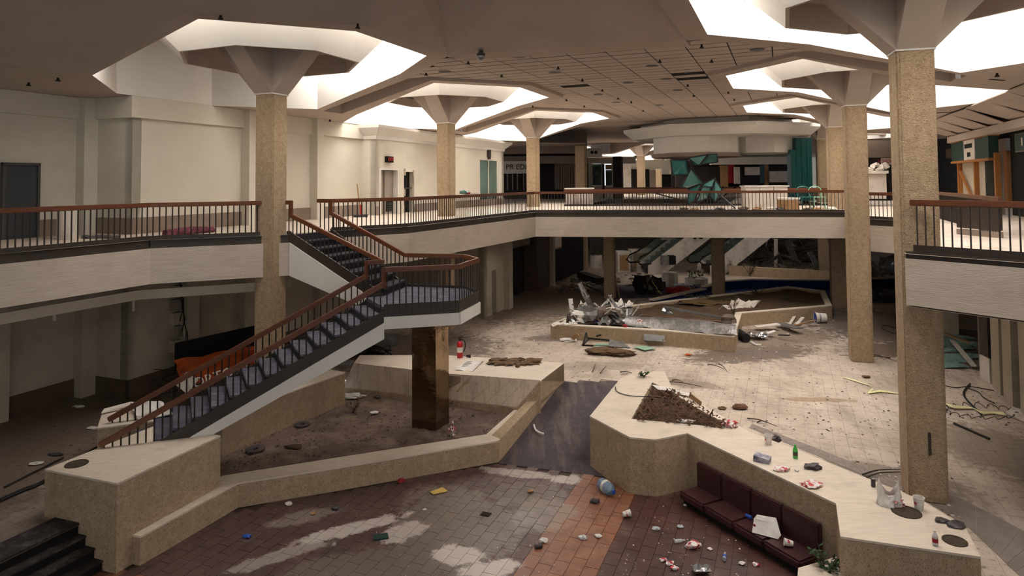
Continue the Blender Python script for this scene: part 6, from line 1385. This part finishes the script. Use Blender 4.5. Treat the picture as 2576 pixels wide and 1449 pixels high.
MB().bar(PD(1640, 706, c.y-.4), PD(1664, 740, c.y-.5), .14, .03).build('belt', M['yellow'], mc_)
crumple('cloth', 'bright red cloth heap on the kerb beside the white pots', 'cloth', 1705, 735, .05, (.55, .35, .14), 'red', 151, sub=3); crumple('cloth', 'blue and white rags behind the red cloth', 'cloth', 1715, 722, .1, (.45, .25, .1), 'wrapblue', 152); crumple('cloth', 'black rag heap right of the red cloth', 'cloth', 1752, 728, .1, (.3, .25, .14), 'foil', 153)
single('tabletop_disc', MB().lathe([(.38, .0), (.4, .12), (.36, .14), (0, .13)], P(1608, 712, 0), 18), 'tan', 'round tan table top on the floor by the machine', 'lid')
c = P(1515, 708, 0); single('padded_bench', MB().bar(P(1462, 690, .25), P(1510, 706, .2), .5, .3), 'darkwall', 'long black padded seat lying on the dark floor', 'seat')
for pp, lab in ((((1440, 700), (1465, 712), (1500, 728), (1540, 735)), 'black cable loop on the dark floor by the slim column'), (((1412, 694), (1440, 690), (1462, 680)), 'black cord on the floor toward the far column')): cable(lab, [P(*p, .03) for p in pp], .03)
single('board', MB().bar(PD(1548, 700, 29.8), P(1560, 752, 0), .06, .03), 'tan', 'thin tan lath leaning on the slim column', 'lath')
fp('control_box', 1664, 1681, 36.9, 645, 667, 'grey_metal', .6, esc1); fp('control_face', 1681, 1697, 36.8, 644, 666, 'black', .6, esc1)
for k, px in enumerate((1745, 1761)): MB().lathe([(.07, 0), (.07, .3), (0, .3)], PD(px, 597, 38.6), 12, Matrix.Rotation(math.pi/2, 3, 'X')).build('round_hole', M['black'], esc1)
t = thing('hanging_light', 'white hanging lamp box under the bridge', 'lamp', PD(1674, 596, 33)); m_ = MB(); pbox(m_, 1661, 1687, 31, zy(1674, 603, 31), 3.2, .3); m_.build('lamp_box', M['paper'], t)
# ---- under the stairs: torn banner, cables, white sheet
bn = thing('banner', 'torn orange shop banner with white letters slumped under the stairs', 'banner', P(560, 985, .2))
bd_ = 16.6
q = [PD(462, 975, bd_-.4), PD(668, 905, bd_+.6), PD(672, 862, bd_+.6), PD(440, 905, bd_-.2)]
MB().sheet(lambda i, j: q[0].lerp(q[1], i).lerp(q[3].lerp(q[2], i), j)+Vector((.03*NS.noise(Vector((i*4, j*3, 0))), -.05+.12*NS.noise(Vector((i*4, j*3, 1))), .08*NS.noise(Vector((i*5, j*2, 3))))), 16, 6, .01).build('orange_sheet', M['orange'], bn)
q2_ = [PD(440, 905, bd_), PD(672, 862, bd_+.9), PD(596, 858, bd_+1.0), PD(438, 905, bd_+.3)]
MB().vbar(xy(PD(440, 900, bd_+.4)), xy(PD(640, 880, bd_+1.0)), .1, (.55, .9), (1.25, 1.55)).build('black_panel', M['black'], bn)
a0 = PD(565, 936, bd_-.2); tx_ = text('lettering', 'HORTONS', (a0.x, a0.y-.42, a0.z+.02), .32, M['paper'], bn, rz=.42); tx_.rotation_euler = (math.pi/2, -.22, .42)
for k, o in enumerate(((500, 975), (620, 912))): pass
board('board', 'pale broken board below the orange banner', 'board', ([PD(438, 965, 16), PD(470, 990, 16)], [PD(470, 935, 16.2), PD(500, 955, 16.2)]), .03, 'pale')
for k in range(6):
    r_ = random.Random(k+500); pts = [P(900+r_.uniform(-40, 90), 875+r_.uniform(-8, 22), .03+.2*(j % 2)) for j in range(5)]; cable(['thick', 'thin', 'looping', 'tangled', 'curling', 'bent'][k]+' black cable on the floor under the landing', pts, .018+.005*(k % 3))
for k in range(3):
    r_ = random.Random(k+520); p = P(410+k*15, 1000, .1); pts = [p+Vector((r_.uniform(-.4, .4), r_.uniform(-.3, .3), .1+.15*j)) for j in range(5)]; cable(['upper', 'middle', 'lower'][k]+' tangled wire behind the white sheet', pts, .012)
q = [P(345, 1052, .78), P(440, 1042, .8), P(405, 1008, .95), P(330, 1010, .9)]; single('sheet', MB().sheet(lambda i, j: q[0].lerp(q[1], i).lerp(q[3].lerp(q[2], i), j)+Vector((0, 0, .05*NS.noise(Vector((i*3, j*3, 7))))), 8, 6, .02), 'paper', 'white board sheet lying on the far stone block', 'sheet')
q = [P(255, 1040, .76), P(325, 1022, .78), P(330, 1012, .84), P(262, 1030, .8)]; single('sheet', MB().hexa(q, [p+Vector((0, 0, .02)) for p in q]), 'pale', 'grey cracked panel left of the white sheet', 'sheet')
q = [P(835, 918, .5), P(880, 920, .5), P(890, 908, .52), P(850, 908, .52)]; single('sheet', MB().hexa(q, [p+Vector((0, 0, .03)) for p in q]), 'grey_metal', 'grey metal sheet on the planter side wall under the landing', 'sheet')
c = P(960, 870, 0); t = thing('metal_box', 'crushed grey metal box on the floor under the landing', 'housing', (c.x, c.y, 0)); MB().box((c.x, c.y, 0), (.8, .5, .35), .4, (.2, .25)).build('box_body', M['grey_metal'], t); MB().bar((c.x-.2, c.y-.3, .1), (c.x-1.3, c.y-1.0, .05), .06, .06).build('leg', M['grey_metal'], t)
crumple('cloth_scrap', 'red and blue trash at the foot of the stairs', 'trash', 368, 1095, .02, (.22, .14, .07), 'wrapblue', 161)
cable('long black hose on the floor left of the stone plinth', [P(0, 1258, .03), P(60, 1232, .03), P(115, 1208, .03), P(245, 1125, .03)], .035)
cable('thinner black cord beside the long hose', [P(10, 1225, .03), P(70, 1195, .03), P(160, 1150, .03)], .015)
for k, (px, py) in enumerate(((90, 1168), (140, 1145), (235, 1078), (198, 1024))): crumple('paper_scrap', ['white curled strip', 'dark curled scrap', 'grey paper flake', 'tiny white flake'][k]+' on the shadowed floor left of the stairs', 'scrap', px, py, 0, (.14, .06, .03), 'paper' if k != 1 else 'foil', 170+k)
for k, (px, py0, py1) in enumerate(((137, 775, 806), (336, 742, 782))):
    d = 14.2 if k == 0 else 16.0; single('hanging_pipe', MB().tube([PD(px, py0, d), PD(px, py1, d)], .03, 8), 'pale', ['white plastic pipe hanging from the torn trim near the left edge', 'second white pipe hanging from the trim before the broken corner'][k], 'pipe')
# ---- upper gallery things
rg = thing('rolled_rug', 'dark red patterned rug roll on the left gallery floor', 'rug', P(475, 584, ZU)); a0, b0 = P(415, 588, ZU+.06), P(535, 578, ZU+.06)
M['rug'] = mat('red_patterned_rug', '#7a2f3a', '#3a3440', 18, .95, dirt=('#b98a8d', 14, .55, .7, .6))
MB().tube([a0, a0.lerp(b0, .5)+Vector((0, .03, .02)), b0], [.1, .11, .09], 12).build('roll', M['rug'], rg); MB().tube([a0+Vector((.02, -.1, -.02)), b0+Vector((-.1, -.1, -.02))], .05, 8).build('loose_edge', M['rug'], rg)
single('dark_mat', MB().sheet(lambda i, j: P(205+i*95, 598-j*7, ZU+.02)+Vector((0, 0, .04*NS.noise(Vector((i*5, j*4, 0))))), 8, 3, .01), 'foil', 'black crumpled mat on the left gallery floor', 'mat')
c = P(168, 601, ZU); t = thing('display_column', 'cream round post stub standing on the left gallery', 'post', (c.x, c.y, ZU)); MB().lathe([(0, 0), (.24, 0), (.24, .04), (.2, .05), (.2, .78), (0, .78)], c, 20).build('post_body', M['pale'], t)
c = P(907, 546, ZU); t = thing('broom', 'long handled red broom leaning on the gallery wall behind the railing', 'broom', (c.x, c.y, ZU)); b_ = c+E2.to_3d()*.25
MB().tube([c+Vector((0, 0, .1)), c.lerp(b_, .9)+Vector((.06, 0, 1.2))], .022, 8).build('handle', M['tan'], t); MB().tube([c+Vector((0, 0, .1)), c+Vector((0, .02, .45))], .027, 8).build('red_grip', M['extred'], t); MB().box(c, (.5, .12, .1), .2).build('broom_head', M['foil'], t)
t = thing('helmet_scrap', 'red and teal scrap left on top of the bridge railing', 'scrap', P(1168, 487, ZRT)); p = P(1168, 488, ZRT); blob(p, (.16, .09, .08), 180, .6, 2).build('scrap_body', M['tealglass'], t); blob(p+Vector((.12, 0, 0)), (.1, .07, .04), 181, .6, 2).build('red_part', M['red'], t); MB().bar(p, p+Vector((.5, .1, .03)), .06, .03).build('strip', M['pale'], t)
# exit sign and ornament
ex = thing('exit_sign', 'red lit exit sign on the wall above the open doorway', 'sign', UV(9.7, 2.9, 6.1)); M['exitred'] = mat('red_exit_letters', '#c03a2c', rough=.5)
m_ = MB(); uvbox(m_, 9.4, 9.46, 2.86, 2.95, 6.1, 6.34); m_.build('housing', M['black'], ex)
a0 = UV(9.45, 2.9, 6.2); m_ = MB(); uvbox(m_, 9.46, 9.86, 2.84, 2.92, 6.1, 6.34); m_.build('face', M['black'], ex); q = UV(9.66, 2.825, 6.22); text('lettering', 'EXIT', q, .2, M['exitred'], ex, rz=ANG)
on = thing('wall_ornament', 'dark carved ornament above the glass door', 'ornament', UV(19.2, 2.9, 6.75)); m_ = MB(); uvbox(m_, 19.0, 19.35, 2.87, 2.95, 6.62, 7.0); uvbox(m_, 19.08, 19.27, 2.85, 2.95, 6.5, 6.62); m_.build('carving', M['kick'], on)
t = thing('wall_hook', 'small torn hook mark on the cream bump wall', 'hook', UV(.35, 3.5, 5)); m_ = MB(); p = PD(377, 463, 17.3); m_.tube(smooth([p+Vector((0, 0, .09)), p+Vector((.04, -.01, .04)), p+Vector((-.03, -.02, -.02)), p+Vector((.03, -.01, -.08))]), .012, 6); m_.build('bent_wire', M['kick'], t)
# ---- bridge things
D_ = 27.4
sc_ = thing('glass_sculpture', 'collapsed sculpture of black framed teal glass panes on the bridge', 'sculpture', pl(1770, D_).to_3d()+Vector((0, 0, ZU)))
tri = [((1687, 402), (1728, 402), (1733, 440), (1693, 440), 0, 'teal2'), ((1733, 396), (1781, 388), (1760, 415), (1746, 418), .1, 'tealglass'), ((1782, 388), (1803, 387), (1806, 407), (1762, 414), .2, 'tealglass'), ((1738, 424), (1768, 460), (1730, 474), (1714, 470), .1, 'tealglass'), ((1770, 462), (1800, 447), (1792, 474), (1760, 474), .2, 'tealglass'), ((1733, 475), (1765, 462), (1747, 505), (1729, 514), -.1, 'teal2'), ((1766, 470), (1790, 470), (1780, 498), (1752, 508), 0, 'tealglass'), ((1800, 452), (1817, 476), (1800, 506), (1784, 494), .15, 'tealglass'), ((1731, 402), (1736, 404), (1747, 434), (1738, 420), .1, 'darkwall')]
M['teal2'] = mat('bright_teal_pane', '#1f7470', '#19615e', 1, .25, spec=.6)
for k, (a0, a1, a2, a3, o, m) in enumerate(tri):
    q = [PD(*x, D_+o+.25*((i+k) % 3-1)) for i, x in enumerate((a0, a1, a2, a3))]; m_ = MB(); n_ = (q[1]-q[0]).cross(q[3]-q[0]).normalized()*.02
    m_.hexa(q, [p+n_ for p in q]); pn = m_.build('pane', M[m], sc_)
    m_ = MB()
    for i in range(4): m_.bar(q[i], q[(i+1) % 4], .045, .045)
    m_.build('frame', M['darkglassmetal'], sc_)
MB().tube([PD(1805, 484, D_), PD(1850, 524, D_-1)], .03, 6).build('strut', M['kick'], sc_); MB().tube([PD(1660, 478, D_+.5), PD(1648, 486, D_+.5), PD(1730, 506, D_)], .03, 6).build('strut', M['kick'], sc_)
def kiosk(px0, px1, d, z1, lab):
    c0, c1 = pl(px0, d), pl(px1, d); t = thing('counter', lab, 'counter', (c0.x, c0.y, ZU)); n_ = Vector((.1, .9)); k_ = 3
    for i in range(k_):
        a0, a1 = c0.lerp(c1, i/k_), c0.lerp(c1, (i+1)/k_-.01); MB().prism([xy(a0), xy(a1), xy(a1+n_), xy(a0+n_)], ZU, z1-.05).build('panel', M['pale'], t)
    e_ = (c1-c0).normalized()*.05; MB().prism([xy(c0-e_-n_*.05), xy(c1+e_-n_*.05), xy(c1+e_+n_*1.05), xy(c0-e_+n_*1.05)], z1-.05, z1).build('counter_top', M['paper'], t)
kiosk(1876, 1982, 28.2, 5.05, 'white panelled counter standing on the bridge behind the railing')
kiosk(1422, 1492, 33.6, 4.95, 'tan wooden counter box behind the bridge railing near the far column')
c = PD(1982, 500, 26.8); c.z = ZU; t = thing('round_table', 'round white table with drum base on the bridge', 'table', (c.x, c.y, ZU)); MB().lathe([(0, .42), (.44, .42), (.46, .45), (.46, .5), (0, .5)], c, 24).build('table_top', M['paper'], t); MB().lathe([(.4, 0), (.42, .42)], c, 24).build('drum_base', M['tan'], t)
for k, (px, m) in enumerate(((2022, 'teal2'), (2052, 'greenpane'))):
    c = pl(px, 26.9); t = thing('chair', ['teal tube framed chair tipped beside the round table', 'grey wire chair lying beside the third right column'][k], 'chair', (c.x, c.y, ZU)); b_ = Vector((c.x, c.y, ZU))
    for sx in (-.22, .22):
        MB().tube([b_+Vector((sx, 0, 0)), b_+Vector((sx, .05, .5)), b_+Vector((sx, -.3, .55)), b_+Vector((sx, -.32, 0))], .022, 8).build('leg', M[m], t)
    MB().box(b_+Vector((0, -.13, .5)), (.46, .4, .05)).build('seat', M[m], t, bevel=.015); MB().tube(smooth([b_+Vector((-.22, .05, .5)), b_+Vector((-.24, .1, .85)), b_+Vector((0, .12, .95)), b_+Vector((.24, .1, .85)), b_+Vector((.22, .05, .5))]), .022, 8).build('back', M[m], t)
r_ = random.Random(77)
for k in range(14):
    px = 1690+k*31+r_.uniform(-8, 8); d = r_.uniform(26.2, 27.2); c = pl(px, d); single('bridge_litter', blob((c.x, c.y, ZU), (.2, .14, .07), 700+k, .9, 2), ['paper', 'rubble', 'tan', 'paper', 'foil'][k % 5], ['pale', 'dark', 'tan', 'white', 'black'][k % 5]+' litter scrap on the bridge floor, '+['first', 'second', 'third', 'fourth', 'fifth', 'sixth', 'seventh', 'eighth', 'ninth', 'tenth', 'eleventh', 'twelfth', 'thirteenth', 'last'][k]+' counted from the glass sculpture', 'litter')
# ---- ceiling fixtures
dl = [(1305, 142), (1585, 120), (1640, 165), (1395, 182), (1580, 207), (1118, 180), (1905, 124), (1505, 237), (1676, 198), (1705, 226), (1550, 257), (1658, 264)]
wd = ['first', 'second', 'third', 'fourth', 'fifth', 'sixth', 'seventh', 'eighth', 'ninth', 'tenth', 'eleventh', 'twelfth']
order = sorted(range(len(dl)), key=lambda i: dl[i][0])
for n, i in enumerate(order):
    p = P(*dl[i], ZT); t = thing('downlight', 'dark recessed ceiling light, '+wd[n]+' of twelve counted from the left', 'ceiling light', (p.x, p.y, ZT), 'recessed ceiling lights')
    MB().lathe([(.15, -.012), (.18, -.006), (.18, .02)], p, 18).build('trim_ring', M['frame'], t); MB().lathe([(0, .0), (.15, -.008)], p, 18).build('lamp_recess', M['black'], t)
spk = [(1325, 127), (1178, 154), (1262, 187), (1404, 167), (1465, 198), (1660, 150), (1425, 249), (1515, 224), (1555, 245), (1340, 265), (1618, 276), (1765, 112), (1790, 150), (1730, 212), (1832, 230), (1847, 248), (1072, 183), (1588, 254), (1470, 265), (1745, 238)]
pj = MB(); pj.lathe([(.02, .03), (.025, -.04), (.05, -.06), (.05, -.075), (0, -.08)], (0, 0, 0), 8); sme = pj.build('sprinkler', M['cable'], None, mesh_only=True)
for k, (px, py) in enumerate(spk):
    p = P(px, py, ZT); o = bpy.data.objects.new('sprinkler', sme); col.objects.link(o); o.location = p*S; WP[o.name] = p*S; tag(o, 'small black sprinkler head under the tiled ceiling', 'sprinkler', 'ceiling sprinklers')
for (px, py, z, lab) in ((72, 207, ZL, 'sprinkler head on the far left low ceiling'), (146, 195, ZL, 'dark sprinkler head nearest the left skylight corner'), (555, 38, ZC, 'black sprinkler head on the front rim of the left skylight'), (900, 62, ZC, 'black sprinkler head at the right rim corner of the left skylight'), (732, 292, ZL, 'sprinkler head on the soffit beyond the first column'), (830, 300, ZL, 'sprinkler head on the soffit near the second pilaster'), (2508, 184, ZL, 'sprinkler head under the right low ceiling')):
    p = P(px, py, z); o = bpy.data.objects.new('sprinkler', sme); col.objects.link(o); o.location = p*S; WP[o.name] = p*S; tag(o, lab, 'sprinkler', None)
p = P(1210, 128, ZC); t = thing('dome_camera', 'glass dome security camera under the vault edge', 'camera', p); MB().lathe([(.05, .02), (.06, -.05), (.1, -.06), (.1, -.12)], p, 16).build('mount', M['frame'], t); MB().lathe([(.1, -.12), (.09, -.18), (.05, -.22), (0, -.235)], p, 16).build('dome', M['silver'], t)
p = PD(2572, 122, 14.8); t = thing('wall_speaker', 'round chrome ringed speaker on the right skylight wall', 'speaker', p); rt_ = Matrix.Rotation(-A225, 3, 'Z') @ Matrix.Rotation(math.pi/2, 3, 'X')
MB().lathe([(.16, 0), (.18, .03), (.14, .05), (.12, .03)], p, 20, rt_).build('ring', M['silver'], t); MB().lathe([(.12, .02), (0, .03)], p, 20, rt_).build('grille', M['kick'], t)
p = P(2508, 200, ZL); single('slot_diffuser', MB().box((p.x, p.y, ZL-.012), (.5, .07, .02), .4), 'cable', 'narrow black air slot under the right low ceiling', 'vent')
p = UV(-1.2*.4, -2.34, 8.62, L1); t = thing('bowl_emblem', 'small round plaster fitting on the front of the nearest left canopy', 'fitting', UV(0, -2.3, 8.5)); q = PD(735, 88, 14.3); MB().lathe([(.13, 0), (.1, .03), (.03, .05), (.03, .1), (0, .1)], q, 16).build('fitting_disc', M['white'], t); MB().box(q+Vector((0, -.02, .08)), (.03, .03, .05)).build('stud', M['kick'], t)
# brass slot plate on the near right column
pc_ = P(2336, 1065, 1.0); n_ = Vector((math.cos(-A225-math.pi/2), math.sin(-A225-math.pi/2))); cc = R1+n_*.3+Vector((-n_.y, n_.x))*.05
single('slot_plate', MB().box((cc.x, cc.y, .78), (.04, .03, .36), -A225), 'kick', 'narrow dark slot plate low on the nearest right column', 'plate')
